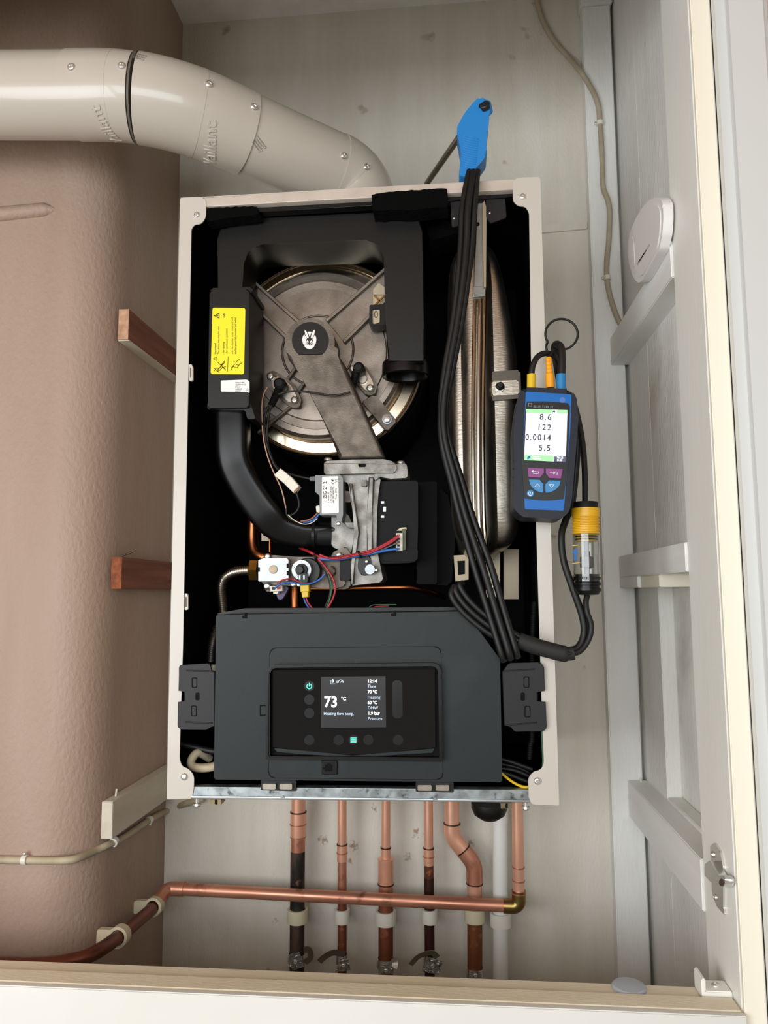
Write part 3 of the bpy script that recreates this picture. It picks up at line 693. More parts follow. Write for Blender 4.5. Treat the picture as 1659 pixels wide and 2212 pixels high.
lathe('burner_door', [(DR * .97, -.001), (DR * .965, -.0035), (DR * .90, -.005), (DR * .89, -.002), (DR * .80, -.002), (DR * .79, -.0055), (DR * .30, -.0075), (0, -.008)], DC, (0, 1, 0), 'door_alu', hx, 96, False, False)
def torus(name, u, v, rpx, tpx, y, mat, parent):
    c = Q(u, v, y=y); R = S(rpx, y); r = S(tpx, y); n = 64
    p = [c + Vector((R * math.cos(2 * math.pi * k / n), 0, R * math.sin(2 * math.pi * k / n))) for k in range(n + 1)]
    return tube(name, p, r, mat, parent, 8, False)
torus('door_ridge', 686, 757, 81, 2.6, YH - .008, 'cast_alu', hx); torus('door_ridge', 690, 766, 150, 1.6, YH - .0035, 'cast_alu_dark', hx)
def strip(name, a, b_, wpx, y, th, mat, parent, bev=.0008):
    A = Vector(a); Bv = Vector(b_); d = (Bv - A).normalized(); n = Vector((-d.y, d.x)) * wpx / 2
    return prism(name, [tuple(A + n), tuple(Bv + n), tuple(Bv - n), tuple(A - n)], y, th, mat, parent, bev=bev)
for a, b_, c, d in (((545, 605), (645, 695), (552, 664), (625, 735)), ((832, 580), (705, 692), (836, 644), (742, 738))):
    prism('spoke', [a, b_, d, c], YH - .0095, .006, 'door_alu', hx, bev=.001)
    strip('spoke_ridge', a, b_, 7, YH - .017, .012, 'door_alu', hx); strip('spoke_ridge', c, d, 7, YH - .017, .012, 'door_alu', hx)
strip('spoke_ridge', (604, 842), (642, 788), 7, YH - .015, .010, 'cast_alu', hx); strip('spoke_ridge', (640, 850), (668, 808), 7, YH - .015, .010, 'cast_alu', hx)
for a, b_ in (((556, 935), (640, 868)), ((548, 912), (590, 868))): strip('spoke_ridge', a, b_, 6, YH - .012, .008, 'cast_alu', hx)
lug = prism('fixing_lug', rp([(781, 867), (810, 852), (858, 909), (836, 932)], 5), YH - .016, .014, 'cast_alu', hx, bev=.0015)
disc('fixing_nut', 836, 905, 12, YH - .0175, .003, 'zinc', hx, .0006, 20); disc('fixing_nut', 836, 905, 7.5, YH - .0235, .007, 'chrome', hx, .0008, 6)
# bracket and clamp piece at the upper right of the door
prism('clamp_tab', rp([(806, 625), (818, 611), (833, 622), (833, 636), (806, 636)], 2), YH - .016, .002, 'beige_metal', hx, bev=.0004)
prism('clamp_tab', [(806, 637), (833, 637), (833, 660), (806, 660)], YH - .012, .002, 'beige_metal', hx)
strip('clamp_wire', (808, 638), (831, 660), 3, YH - .0145, .003, 'brass', hx, 0); strip('clamp_wire', (831, 638), (808, 660), 3, YH - .0145, .003, 'brass', hx, 0)
ring('retainer', rp([(798, 658), (833, 656), (833, 702), (802, 706), (797, 700)], 3, 3), rp([(804, 668), (820, 667), (820, 696), (806, 700), (804, 695)], 3, 3), .070, .02, 'black_plastic', hx, .0008)
prism('retainer_plate', rp([(804, 667), (822, 666), (822, 694), (816, 704), (805, 704)], 3), .073, .004, 'beige_metal', hx)
ring('retainer_slot', circ(812, 679, 4, 16, 7.5), circ(812, 679, 2.6, 16, 6), .0722, .001, 'solder', hx)

# electrodes with rubber boots
for pts, sc_, head, sl in (([(575, 806), (590, 800), (612, 812), (634, 828), (651, 862), (647, 881), (628, 880), (600, 856), (580, 838)], ((584, 813), (636, 864)), (604, 829, 14), ((600, 846), (586, 876))),
                           ([(753, 794), (768, 786), (790, 790), (806, 814), (815, 834), (809, 854), (790, 853), (770, 828)], ((762, 797), (799.5, 838)), (775, 794.5, 13), ((769, 808), (757, 849)))):
    fp_ = prism('electrode_flange', rp(pts, 5), YH - .017, .010, 'cast_alu', B, bev=.0015)
    prism('electrode_pad', rp([(sum(p[0] for p in pts) / len(pts) + (p[0] - sum(q[0] for q in pts) / len(pts)) * .72, sum(p[1] for p in pts) / len(pts) + (p[1] - sum(q[1] for q in pts) / len(pts)) * .72) for p in pts], 5), YH - .0195, .004, 'steel', fp_, bev=.001)
    for s_ in sc_: screw_px(s_[0], s_[1], 8.5, YH - .020, fp_)
    hd = lathe('electrode_boot', [(S(head[2] * .55, .07), -.005), (S(head[2] * .9, .07), -.003), (S(head[2], .07), .002), (S(head[2], .07), .012), (S(head[2] * .7, .07), .020)], Q(head[0], head[1], y=.066), (0, 1, 0), 'black_rubber', B, 24)
    a, b_ = (Q(p[0], p[1], y=.070) for p in sl); pa = []; ra = []
    a = a + (a - b_) * .2
    for k in range(21):
        pa.append(a.lerp(b_, k / 20)); ra.append(S(10.5 - 1.8 * k / 20 - (1.5 if k % 2 else 0), .07))
    tube('boot_sleeve', pa, ra, 'black_rubber', hd, 14, smooth=30)
lathe('electrode_stub', [(.0055, 0), (.0058, .001), (.0058, .012)], Q(783, 818, y=YH - .024), (0, 1, 0), 'steel', B, 20)

# ---- gas-air arm with the badge
YA = .052
hubc = (669, 741); hubr = 54
hub = [(hubc[0] + hubr * math.cos(math.radians(a)), hubc[1] + hubr * math.sin(math.radians(a))) for a in range(160, 378, 8)]
arm = prism('gas_air_arm', hub + [(729, 765), (745, 788, 0)] + [(832, 990), (733, 992), (660, 812), (638, 793), (622, 775)], YA, .045, 'cast_alu', B, bev=.005, seg=4)
capo = [(hubc[0] + 1 + 39.5 * math.cos(math.radians(a)), hubc[1] - 6 + 39.5 * math.sin(math.radians(a))) for a in range(128, 413, 6)]
cap = prism('badge', capo, YA - .0012, .002, 'black_plastic', B, bev=.0005)
yb = YA - .0014
egg = [(668.2 + 15 * math.cos(a) * (1 - .08 * math.sin(a)), 735.3 + 18.8 * math.sin(a)) for a in [2 * math.pi * k / 40 for k in range(40)]]
prism('emblem_oval', egg, yb, .0004, 'label_white', cap)
def small(u, v, r, ry, dy, m_): prism('emblem_mark', circ(u, v, r, 14, ry), yb - dy, .0002, m_, cap)
EL = [(657.0, 712.5), (660.5, 713.5), (665, 721), (668, 731), (663, 731), (659, 723)]; ER = [(681, 711.8), (678, 712.2), (673.5, 719), (670, 731), (675, 731), (679.5, 722)]
for e in (EL, ER):
    cu0, cv0 = sum(p[0] for p in e) / 6, sum(p[1] for p in e) / 6
    prism('emblem_ear', rp([(cu0 + (p[0] - cu0) * 1.38, cv0 + (p[1] - cv0) * 1.12) for p in e], 1.5, 3), yb - .0002, .0004, 'ink', cap)
    prism('emblem_ear', rp([(cu0 + (p[0] - cu0) * .85, cv0 + (p[1] - cv0) * .92) for p in e], 1.5, 3), yb - .0004, .0003, 'label_white', cap)
prism('emblem_mark', rp([(661, 733), (668.3, 729), (676, 733), (675, 740), (671.5, 746), (668.3, 747.5), (665, 746), (661.5, 740)], 2, 3), yb - .0005, .0004, 'ink', cap)
for u in (664.2, 672.4): small(u, 738.5, 2.5, 3.2, .0007, 'label_white'); small(u + .3, 739.2, 1.1, 1.7, .0009, 'ink')
small(668.3, 745.5, 3.4, 2.2, .0007, 'label_white'); small(668.3, 744.6, 1.5, 1.0, .0009, 'ink')
for a, b_ in (((655, 743), (662, 742)), ((655.5, 746.5), (662, 744.5)), ((674.5, 742), (681.5, 743)), ((674.5, 744.5), (681, 746.5))): strip('emblem_mark', a, b_, .7, yb - .0005, .0002, 'ink', cap, 0)

# ---- air duct
YU = .028
duct = prism('air_duct', rp([(468, 640), (470, 475, 42), (911, 455, 44), (915, 700), (915, 780), (838, 780), (832, 690), (828, 516, 40), (527, 529, 40), (526, 640)], 0, 6), YU, .068, 'black_plastic', B, bev=.0022, seg=2)
def loft(name, secs, mat, parent):
    bm = bmesh.new(); R = [[bm.verts.new(p) for p in s] for s in secs]; m = len(R[0])
    for i_ in range(len(R) - 1):
        for k in range(m): bm.faces.new((R[i_][k], R[i_][(k + 1) % m], R[i_ + 1][(k + 1) % m], R[i_ + 1][k]))
    bm.faces.new(R[0][::-1]); return obj(name, bm, mat, parent, 40)
cc = Q(876, 805, y=YU + .030); cr = S(52, YU + .03)
lathe('intake_collar', [(cr * .74, .055), (cr * .76, .016), (cr * .98, .012), (cr * 1.0, .009), (cr * 1.0, -.005), (cr * .95, -.006), (cr * .84, -.004), (cr * .78, .006), (cr * .74, .02)], cc, (0, 0, 1), 'black_satin', duct, 48, False, False)
slv = prism('duct_sleeve', rp([(453, 626, 7), (538, 624, 7), (537, 880, 4), (449, 882, 4)], 0, 5), YU - .012, .07, 'black_plastic', B, bev=.004, seg=3)
prism('sleeve_lip', rp([(456, 622), (545, 620), (546, 632), (454, 634)], 4), YU - .006, .06, 'black_plastic', slv, bev=.003)
prism('sleeve_foot', rp([(448, 870), (540, 868), (552, 905), (534, 905), (530, 886), (448, 884)], 3), YU - .006, .06, 'black_plastic', slv, bev=.002)
ysl = YU - .0122
lab = prism('warning_label', rp([(459, 664.5), (530, 665.5), (527, 808.5), (455, 808)], 5), ysl, .0004, 'yellow_label', slv)
h = S(5.2, ysl)
def tv(s, u, v, hpx, bold=0., y=ysl - .0002, sq=1.): return (s, Q(u, v, y=y), S(hpx, y), 91, sq, bold, 'LEFT')
text('label_print', [tv('Important!', 467, 765, 4.2, .02), tv('The device may only be used', 474, 765, 4.2, 0, sq=.92), tv('- for testing', 484.5, 765, 4.2), tv('- for continuous operation', 491.5, 765, 4.2, 0, sq=.92),
                     tv('with the chamber cover closed and with', 503.5, 765, 4.2, 0, sq=.88), tv('the flue system fully mounted and sealed.', 510.5, 765, 4.2, 0, sq=.86), tv('GB', 486, 686, 5, .02)], 'ink', lab)
def tri(u, v, s): return rp([(u - s * .6, v - s * .0), (u + s * .55, v - s * .6), (u + s * .55, v + s * .6)], .8, 3)
ring('warning_sign', tri(468, 682, 11), tri(468.6, 682, 7), ysl - .0002, .0003, 'ink', lab); strip('warning_sign', (466, 682), (471, 682), 1.5, ysl - .0003, .0003, 'ink', lab, 0)
ring('warning_sign', tri(464, 775, 8), tri(464.5, 775, 5.5), ysl - .0002, .0003, 'ink', lab)
strip('pictogram_line', (493, 770), (491, 803), 1., ysl - .0002, .0003, 'ink', lab, 0)
for pl in ([(462, 802), (468, 795), (474, 796), (480, 786), (485, 780)], [(468, 802), (475, 800), (480, 794), (488, 792)], [(470, 782), (488, 800)], [(486, 782), (470, 799)], [(498, 800), (504, 792), (512, 795), (518, 786), (523, 784)], [(500, 794), (508, 786), (516, 790)], [(505, 780), (508, 783), (518, 776)], [(462, 795), (474, 805)]):
    tube('pictogram', [Q(p[0], p[1], y=ysl - .0001) for p in pl], S(.75, ysl), 'ink', lab, 6)
lab2 = prism('serial_label', rp([(477, 822), (533, 820, 1), (539, 824), (539, 849, 2), (533, 847), (477, 846)], 2), ysl, .0004, 'label_white', slv)
text('label_print', [('0020313 0007', Q(508, 828.5, y=ysl - .0002), S(3.2, ysl), 0, .8), ('4000FFRNA123', Q(508, 833, y=ysl - .0002), S(3.2, ysl), 0, .8), ('PTD-LB', Q(508, 837.5, y=ysl - .0002), S(3.2, ysl), 0, .8), ('G20B5JKB', Q(508, 842, y=ysl - .0002), S(3.2, ysl), 0, .8), ('20.02.2024', Q(508, 846, y=ysl - .0002), S(3.0, ysl), 0, .7), ('3D', Q(536.5, 846, y=ysl - .0002), S(4.5, ysl), 90, 1.)], 'ink_grey', lab2)
# lower duct: flat tube turning to the fan inlet
sq_ = []
for k in range(24):
    a = 2 * math.pi * k / 24; c_, s_ = math.cos(a), math.sin(a); e = .45
    sq_.append((math.copysign(abs(c_) ** e, c_), math.copysign(abs(s_) ** e, s_)))
pth = [Q(u, v, y=y) for u, v, y in ((503, 870, .052), (504, 930, .052), (506, 985, .054), (518, 1022, .058), (545, 1068, .064), (578, 1112, .070), (608, 1140, .076), (650, 1154, .080), (690, 1156, .082), (725, 1156, .084))]
bm = bmesh.new(); sp = spline(pth, 6); n = len(sp); rad = [S(36.5, .055) * (1 - .28 * min(1, max(0, (k / n - .55) / .3))) for k in range(n)]
sweep_bm(bm, sp, rad, prof=[(p[0] * .85, p[1]) for p in sq_], up=(0, 1, 0)); ld = obj('lower_duct', bm, 'black_satin', B, 40)
a, b_ = Q(678, 1156, y=.082), Q(684, 1156, y=.082); tube('duct_band', [a, b_], S(31, .08), 'black_plastic', ld, 28)
a, b_ = Q(690, 1156, y=.084), Q(720, 1156, y=.084); tube('duct_band', [a, b_], S(29, .08), 'black_rubber', ld, 28)

# ---- mixing unit (die cast)
YM = .048
mx = prism('mixing_unit', rp([(752, 1043), (716, 1032), (716, 1022), (812, 1022), (822, 1036), (818, 1062), (814, 1110), (813, 1180), (827, 1250), (822, 1258), (760, 1265), (757, 1212), (769, 1150)], 2), YM + .006, .06, 'die_cast', B, bev=.003, seg=3)
prism('casting_rib', [(796, 1030), (809, 1030), (803, 1120), (806, 1200), (792, 1200), (792, 1120)], YM + .001, .01, 'die_cast', mx, bev=.002)
prism('casting_edge', [(754, 1044), (760, 1044), (777, 1150), (766, 1210), (764, 1262), (758, 1263), (757, 1212), (768, 1150)], YM - .001, .012, 'die_cast', mx, bev=.0015)
prism('mixer_flange', rp([(700, 996, 5), (760, 993), (828, 992), (855, 998, 8), (857, 1012), (852, 1022), (800, 1022), (700, 1025, 4)], 2), YA - .008, .075, 'die_cast', mx, bev=.002)
prism('mixer_flange', rp([(700, 1000), (854, 1002), (854, 1003.5), (700, 1001.5)], 0), YA - .0085, .02, 'solder', mx)
lugf = prism('flange_lug', rp([(853, 1003, 2), (878, 1001, 4), (880.5, 1018), (880, 1032, 4), (845, 1034, 3), (820, 1030), (810, 1038), (806, 1024), (850, 1018)], 2), YA - .004, .05, 'die_cast', mx, bev=.002)
prism('sight_hole', rp([(773, 1001.5), (790, 1001), (789, 1008.5), (775, 1009)], 2), YA - .0092, .002, 'black_in', mx)
for u, v in ((709, 993), (866, 1000)): screw(Q(u, v, y=YA + .004), .0052, mx, nrm=(0, 0, 1))
prism('casting_boss', rp([(782, 1036), (792, 1036), (792, 1050), (780, 1050)], 2), YM - .001, .01, 'die_cast', mx, bev=.001)
lathe('sensor_boss', [(.006, 0), (.0062, .001), (.0062, .012)], Q(799, 1230, y=YM - .004), (0, 1, 0), 'zinc', mx, 20); screw_px(812, 1232, 4.5, YM + .0, mx); screw_px(792, 1213, 4.0, YM - .002, mx)
prism('sensor_housing', rp([(775, 1195), (800, 1200), (806, 1240), (782, 1245), (772, 1230)], 8), YM + .004, .01, 'black_plastic', mx, bev=.001)
prism('inlet_casting', rp([(716, 1110), (752, 1110), (767, 1150), (757, 1200), (716, 1180)], 4), YM + .022, .04, 'die_cast', mx, bev=.004)
prism('inlet_web', [(744, 1128), (770, 1128), (776, 1142), (752, 1140)], YM + .008, .01, 'die_cast', mx, bev=.001); screw_px(731, 1131, 5, YM + .006, mx)
prism('casting_foot', rp([(716, 1195), (745, 1180), (757, 1195), (757, 1270), (742, 1273), (716, 1268)], 4), YM + .014, .03, 'cast_alu', mx, bev=.002)
screw_px(732, 1261.5, 9, YM + .012, mx); screw_px(732, 1199, 7, YM + .012, mx)

# ---- ignition unit
ig = prism('ignition_unit', rp([(680.5, 1027), (734, 1025), (741, 1033), (741, 1112), (737, 1128), (729, 1122), (727, 1113), (690.5, 1113), (690.5, 1071), (680.5, 1062)], 1.5), YM - .004, .028, 'ign_grey', B, bev=.0012)
yi = YM - .0044
il = prism('rating_label', rp([(695.5, 1030), (731, 1028.5), (732, 1108), (695, 1109.5)], 3), yi, .0004, 'label_white', ig)
yi2 = yi - .0002
text('label_print', [('ZIG 2/12', Q(705, 1077, y=yi2), S(7.5, yi2), 90, .95, .02), ('1.', Q(705, 1086, y=yi2), S(7, yi2), 90, .9), ('2 Vaillant SE', Q(711, 1086, y=yi2), S(3.6, yi2), 90, .9), ('3 ACTB0729/0000', Q(716.5, 1086, y=yi2), S(4, yi2), 90, .85), ('4A 10013456078', Q(722, 1086, y=yi2), S(4, yi2), 90, .85, .01), ('Tmax 80°C', Q(727.5, 1078, y=yi2), S(4, yi2), 90, .9), ('C€', Q(722, 1046, y=yi2), S(6, yi2), 90, 1., .02), ('[V]', Q(729, 1044, y=yi2), S(5, yi2), 90, 1.)], 'ink', il)
prism('ignition_plug', rp([(682, 1093), (691, 1092), (691, 1107), (684, 1108)], 2), YM + .002, .012, 'conn_white', ig, bev=.001)
prism('ignition_lead_boot', rp([(669, 1030), (681, 1029), (681, 1038), (669, 1038)], 1), YM + .006, .008, 'grey_wire', ig, bev=.001)
prism('ignition_bracket', [(741, 1060), (757, 1062), (762, 1085), (741, 1085)], YM + .012, .012, 'cast_alu', ig)

# ---- fan
fan = prism('fan', rp([(812, 1040), (903, 1038), (903, 1140), (901, 1212), (885, 1216), (812, 1218)], 4), YM + .012, .09, 'fan_black', B, bev=.003)
prism('fan_step', rp([(828, 1180), (903, 1186), (902, 1210), (885, 1214), (828, 1212)], 3), YM + .009, .02, 'fan_black', fan, bev=.001)
prism('fan_side', rp([(902, 1042), (944, 1040), (944, 1262), (900, 1262)], 3), YM + .045, .08, 'black_in', fan, bev=.002)
for u, v, a, b_ in ((826.5, 1085, 4, 3), (831, 1100, 3.5, 6), (826.5, 1116, 4, 3)): prism('fan_clip', [(u - a, v - b_), (u + a, v - b_), (u + a, v + b_), (u - a, v + b_)], YM + .010, .004, 'galv_plain', fan, bev=.0005)
cn = prism('fan_plug', [(855, 1151.5), (870, 1151), (870, 1190), (855, 1190.5)], YM + .004, .012, 'conn_white', fan, bev=.0008)
prism('fan_socket', [(868, 1143), (877, 1142), (877, 1188), (868, 1189)], YM + .006, .012, 'pcb', fan, bev=.0005)
prism('fan_socket', rp([(856, 1146), (866, 1140), (878, 1139), (878, 1146)], 2), YM + .007, .012, 'clip_yellowed', fan, bev=.0005)
for k, m_ in enumerate(('red_wire', 'ink', 'grey_wire', 'ink', 'blue_wire')):
    prism('plug_port', [(858, 1154.5 + k * 7.2), (864, 1154.5 + k * 7.2), (864, 1159 + k * 7.2), (858, 1159 + k * 7.2)], YM + .0036, .002, m_, fan)
def wires(sets):
    for mat, r, pts, y in sets: wire('wire', pts, y, r, mat, B)
yw = YM - .006
wires((('red_wire', 3.0, [(860, 1157), (850, 1165), (833, 1175), (812, 1186), (796, 1191, yw), (765, 1198), (730, 1205), (703, 1206), (685, 1201), (668, 1192), (648, 1184, .09)], yw),
       ('red_wire', 2.4, [(860, 1160), (846, 1171), (820, 1185), (797, 1195), (765, 1200), (733, 1206), (712, 1206), (690, 1198)], yw - .002),
       ('ink', 2.2, [(860, 1165), (840, 1177), (812, 1191), (795, 1196), (765, 1200), (740, 1203), (716, 1203)], yw + .002),
       ('grey_wire', 1.8, [(860, 1172), (842, 1180), (812, 1193), (797, 1197), (770, 1201)], yw + .001),
       ('blue_wire', 3.0, [(860, 1186), (840, 1188), (815, 1193), (797, 1197), (765, 1202), (730, 1208), (700, 1208), (688, 1206)], yw),
       ('red_wire', 2.4, [(686, 1206), (697, 1218), (708, 1232), (719, 1250), (724, 1268), (721, 1288), (710, 1310), (700, 1322)], yw - .001),
       ('green_wire', 2.0, [(690, 1210), (703, 1228), (712, 1248), (716, 1268), (714, 1288), (706, 1312), (700, 1322)], yw),
       ('ink', 2.0, [(684, 1206), (694, 1220), (706, 1240), (713, 1262), (712, 1286), (702, 1312)], yw + .003),
       ('red_wire', 2.1, [(599, 1268), (603, 1258), (615, 1252), (632, 1251), (646, 1257), (660, 1260), (678, 1258), (692, 1250), (700, 1240)], yw - .002),
       ('blue_wire', 2.1, [(594, 1271), (603, 1263), (618, 1259), (636, 1259), (652, 1262), (672, 1260), (690, 1252), (702, 1240)], yw - .003),
       ('red_wire', 2.2, [(661, 1290), (665, 1301), (673, 1312), (680, 1324)], yw + .01), ('blue_wire', 2.0, [(656, 1290), (660, 1302), (668, 1314), (676, 1326)], yw + .01),
       ('green_wire', 1.2, [(797, 1312), (806, 1307), (830, 1306), (856, 1306)], .06), ('red_wire', 1.2, [(803, 1313), (815, 1310), (840, 1309)], .06)))
for u, v in ((777, 1193), (681, 1199)):
    c = Q(u, v + 4, y=yw - .001); tube('cable_tie', [c + Vector((-.001, 0, -.0005)), c + Vector((.0012, 0, .0005))], S(8.5, yw), 'black_rubber', B, 12)

# ---- gas valve
YG = .055
gv = prism('gas_valve', rp([(566, 1203), (590, 1199), (640, 1203), (720, 1203), (742, 1196), (745, 1266), (720, 1272), (640, 1266), (566, 1262)], 4), YG, .05, 'cast_alu', B, bev=.003)
zp = prism('valve_bracket', rp([(558, 1209), (564, 1209), (566, 1206), (620, 1206), (623, 1209), (623, 1252), (620, 1255), (558, 1256)], 1.5), YG - .014, .016, 'zinc', gv, bev=.0008)
disc('valve_button', 589.7, 1230, 9.5, YG - .0155, .003, 'beige_metal', gv, .0005, 28)
for u, v in ((621, 1222), (621, 1238), (559, 1230)): prism('bracket_slot', [(u - 2, v - 5), (u + 2, v - 5), (u + 2, v + 5), (u - 2, v + 5)], YG - .0146, .001, 'black_in', gv)
cb = lathe('regulator_coil', [(S(27, YG), .0), (S(29, YG), .001), (S(29, YG), .030)], Q(664, 1234, y=YG - .012), (0, 1, 0), 'black_plastic', gv, 36)
for k in range(5):
    a = math.radians(90 + 72 * k); screw(Q(651 + 17.5 * math.cos(a), 1231 - 17.5 * math.sin(a), y=YG - .0212), .0009, gv, name='coil_pin')
lathe('coil_face', [(S(21, YG), 0), (S(22, YG), .0008), (S(22, YG), .010)], Q(651, 1231, y=YG - .0205), (0, 1, 0), 'zinc', gv, 36)
lathe('coil_hub', [(S(7, YG), -.010), (S(8, YG), -.009), (S(8, YG), -.002), (S(12.5, YG), -.0015), (S(13.5, YG), 0), (S(13.5, YG), .004)], Q(651, 1231, y=YG - .0225), (0, 1, 0), 'black_plastic', gv, 28)
prism('coil_plug', rp([(644, 1240), (664, 1238), (665, 1258), (646, 1258)], 2), YG - .026, .012, 'black_plastic', gv, bev=.001)
for u in (647.5, 656.5): prism('plug_pin', [(u - 1.6, 1243), (u + 1.6, 1243), (u + 1.6, 1252), (u - 1.6, 1252)], YG - .0265, .001, 'zinc', gv)
prism('outlet_seal', rp([(734, 1210), (757, 1208), (757, 1254), (734, 1254)], 3), YG - .006, .04, 'black_rubber', gv, bev=.003)
prism('valve_boss', rp([(700, 1222), (722, 1222), (724, 1244), (700, 1246)], 8), YG - .006, .02, 'cast_alu', gv, bev=.002)
for u, v, r in ((578, 1202, 7), (634, 1262, 6.5), (646, 1263, 5.5), (577, 1266, 8)): screw_px(u, v, r, YG - .004, gv)
a, b_ = Q(559, 1232, y=YG + .002), Q(540, 1232, y=YG + .002)
tube('brass_nut', [a, b_.lerp(a, .12), b_], [S(25, YG), S(25, YG), S(22, YG)], 'brass', gv, 6, smooth=20)
prism('pressure_port', rp([(595, 1266), (612, 1262), (624, 1270), (616, 1284), (609, 1296), (601, 1296), (597, 1284)], 3), YG + .004, .008, 'purple', gv, bev=.001)
prism('pressure_port', rp([(571, 1258), (592, 1258), (594, 1276), (580, 1280), (571, 1274)], 5), YG + .004, .01, 'cast_alu', gv, bev=.001)
prism('valve_plug', [(583, 1266), (609, 1264), (610, 1277), (584, 1278)], YG - .008, .010, 'conn_white', gv, bev=.0008); prism('valve_plug', [(590, 1278), (601, 1277.5), (601, 1283), (590, 1283)], YG - .007, .008, 'conn_white', gv, bev=.0005)
prism('plug_port', [(587, 1268), (594, 1268), (594, 1274), (587, 1274)], YG - .0084, .001, 'ink', gv); prism('plug_port', [(598, 1267.5), (606, 1267), (606, 1273), (598, 1273.5)], YG - .0084, .001, 'red_wire', gv)
yc = prism('yellow_plug', [(648.5, 1264), (667, 1263), (667.5, 1278), (649, 1279)], YG - .014, .012, 'yellow', gv, bev=.0008); prism('yellow_plug', [(651, 1278), (666, 1278), (666, 1290), (652, 1291)], YG - .012, .009, 'yellow', gv, bev=.0008)
# corrugated gas hose
def corrugated(name, pts, rpx, y, parent, pitch=.0026):
    sp_ = spline(pts, 10); L_ = [0]
    for a_, b2 in zip(sp_, sp_[1:]): L_.append(L_[-1] + (b2 - a_).length)
    n_ = int(L_[-1] / pitch) * 4; out = []; rr = []; j = 0
    for k in range(n_ + 1):
        d = L_[-1] * k / n_
        while j < len(L_) - 2 and L_[j + 1] < d: j += 1
        f = (d - L_[j]) / max(1e-9, L_[j + 1] - L_[j]); out.append(sp_[j].lerp(sp_[j + 1], f)); rr.append(S(rpx, y) * (1.0 if k % 4 in (0, 1) else .84))
    return tube(name, out, rr, 'steel', parent, 16, smooth=50)
corrugated('gas_hose', [Q(u, v, y=y) for u, v, y in ((541, 1232, .057), (520, 1233, .057), (500, 1238, .058), (484, 1250, .06), (478, 1270, .062), (480, 1296, .066), (482, 1322, .07), (476, 1345, .075), (464, 1372, .08), (458, 1400, .082), (455, 1428, .084))], 11, .06, B)
lathe('hose_nut', [(.010, 0), (.0115, .002), (.0115, .012), (.009, .014)], Q(455, 1436, y=.075), (0, 0, -1), 'conn_white', B, 20)
# copper inside
def cop(px, r, mat='copper_in', n=6): return tube('copper_tube', spline([Q(u, v, y=y) for u, v, y in px], n), S(r, .12), mat, B, 16)
cop([(547, 1080, .12), (546, 1130, .12), (545, 1165, .12), (550, 1190, .118), (566, 1202, .115), (590, 1205, .115)], 12.5)
cop([(583, 1150, .15), (583, 1200, .15)], 6); cop([(637, 1255, .10), (637, 1290, .10), (637, 1330, .10)], 10.5)
cop([(660, 1271, .095), (740, 1271, .095), (830, 1269, .095), (890, 1270, .10), (930, 1280, .12), (960, 1290, .16)], 6.5)
cop([(440, 1560, .12), (432, 1578, .12), (430, 1600, .12)], 8)
prism('pipe_bracket', [(564, 1130), (577, 1140), (581, 1168), (565, 1168)], .10, .002, 'beige_metal', B); disc('bracket_hole', 572, 1154, 4, .0995, .001, 'black_in', B)

# loose leads in the combustion chamber
wires((('copper_wire', 1.5, [(578, 836), (570, 850), (566, 872), (566, 905), (569, 945), (575, 975), (583, 1000), (594, 1026), (606, 1052), (613, 1076), (618, 1100)], .06),
       ('ink', 2.6, [(580, 876), (573, 896), (571, 925), (575, 955), (584, 983), (592, 1003), (600, 1014)], .062), ('ink', 2.6, [(586, 876), (580, 900), (577, 940), (582, 975), (594, 1003), (610, 1018), (640, 1028), (674, 1035)], .064),
       ('ink', 2.4, [(601, 852), (618, 847), (642, 845), (665, 847), (686, 850), (705, 853), (722, 854), (738, 852), (757, 847)], .044),
       ('ink', 2.4, [(639, 1062), (644, 1076), (646, 1092), (640, 1105), (628, 1113), (620, 1112)], .052), ('ink', 2.2, [(618, 1098), (620, 1112), (630, 1122), (648, 1128), (664, 1126)], .050),
       ('blue_wire', 2.4, [(655, 1128), (668, 1127), (680, 1121), (690, 1110)], .048), ('brown_wire', 2.0, [(650, 1126), (664, 1124), (676, 1118), (687, 1107)], .046), ('conn_white', 1.0, [(622, 1112), (636, 1124), (655, 1132), (672, 1130), (686, 1120)], .046)))
pl_ = prism('lead_plug', [(591.5, 1026), (606, 1011.5), (627, 1029), (613, 1044)], .046, .014, 'conn_white', B, bev=.0008); prism('plug_shell', [(612, 1043), (627, 1028), (646, 1049.5), (634, 1065)], .0445, .016, 'conn_white', pl_, bev=.0008); prism('plug_port', [(634, 1061), (641, 1054), (644, 1058), (637, 1065)], .0442, .001, 'brown_wire', pl_)

# ---- expansion vessel (stands edge-on, flat sides left and right)
def vessel_body(name, xc, hw, yf, yb, z0, z1, e, parent, top):
    """pressed steel shell: rounded oblong in plan, drawn in at both ends"""
    bm = bmesh.new(); nz, m = 40, 56; R = []; yc, hd = (yf + yb) / 2, (yb - yf) / 2
    for i_ in range(nz + 1):
        t_ = -math.cos(math.pi * i_ / nz); z = (z0 + z1) / 2 + (z1 - z0) / 2 * t_
        s_ = max(.02, (1 - abs(t_) ** 9)) ** (1 / 3.)
        q = max(0, (t_ - .25) / .75); rx = hw * s_ * (1 - top * q); x_ = xc - hw * s_ * top * q * .9; row = []
        for k in range(m):
            a_ = 2 * math.pi * k / m; c_, n_ = math.cos(a_), math.sin(a_)
            row.append(bm.verts.new((x_ + rx * math.copysign(abs(c_) ** (2 / e), c_), yc + hd * (.55 + .45 * s_) * math.copysign(abs(n_) ** (2 / e), n_), z)))
        R.append(row)
    for i_ in range(nz):
        for k in range(m): bm.faces.new((R[i_][k], R[i_][(k + 1) % m], R[i_ + 1][(k + 1) % m], R[i_ + 1][k]))
    bm.faces.new(R[0][::-1]); bm.faces.new(R[-1]); return obj(name, bm, 'vessel_steel', parent, 70)
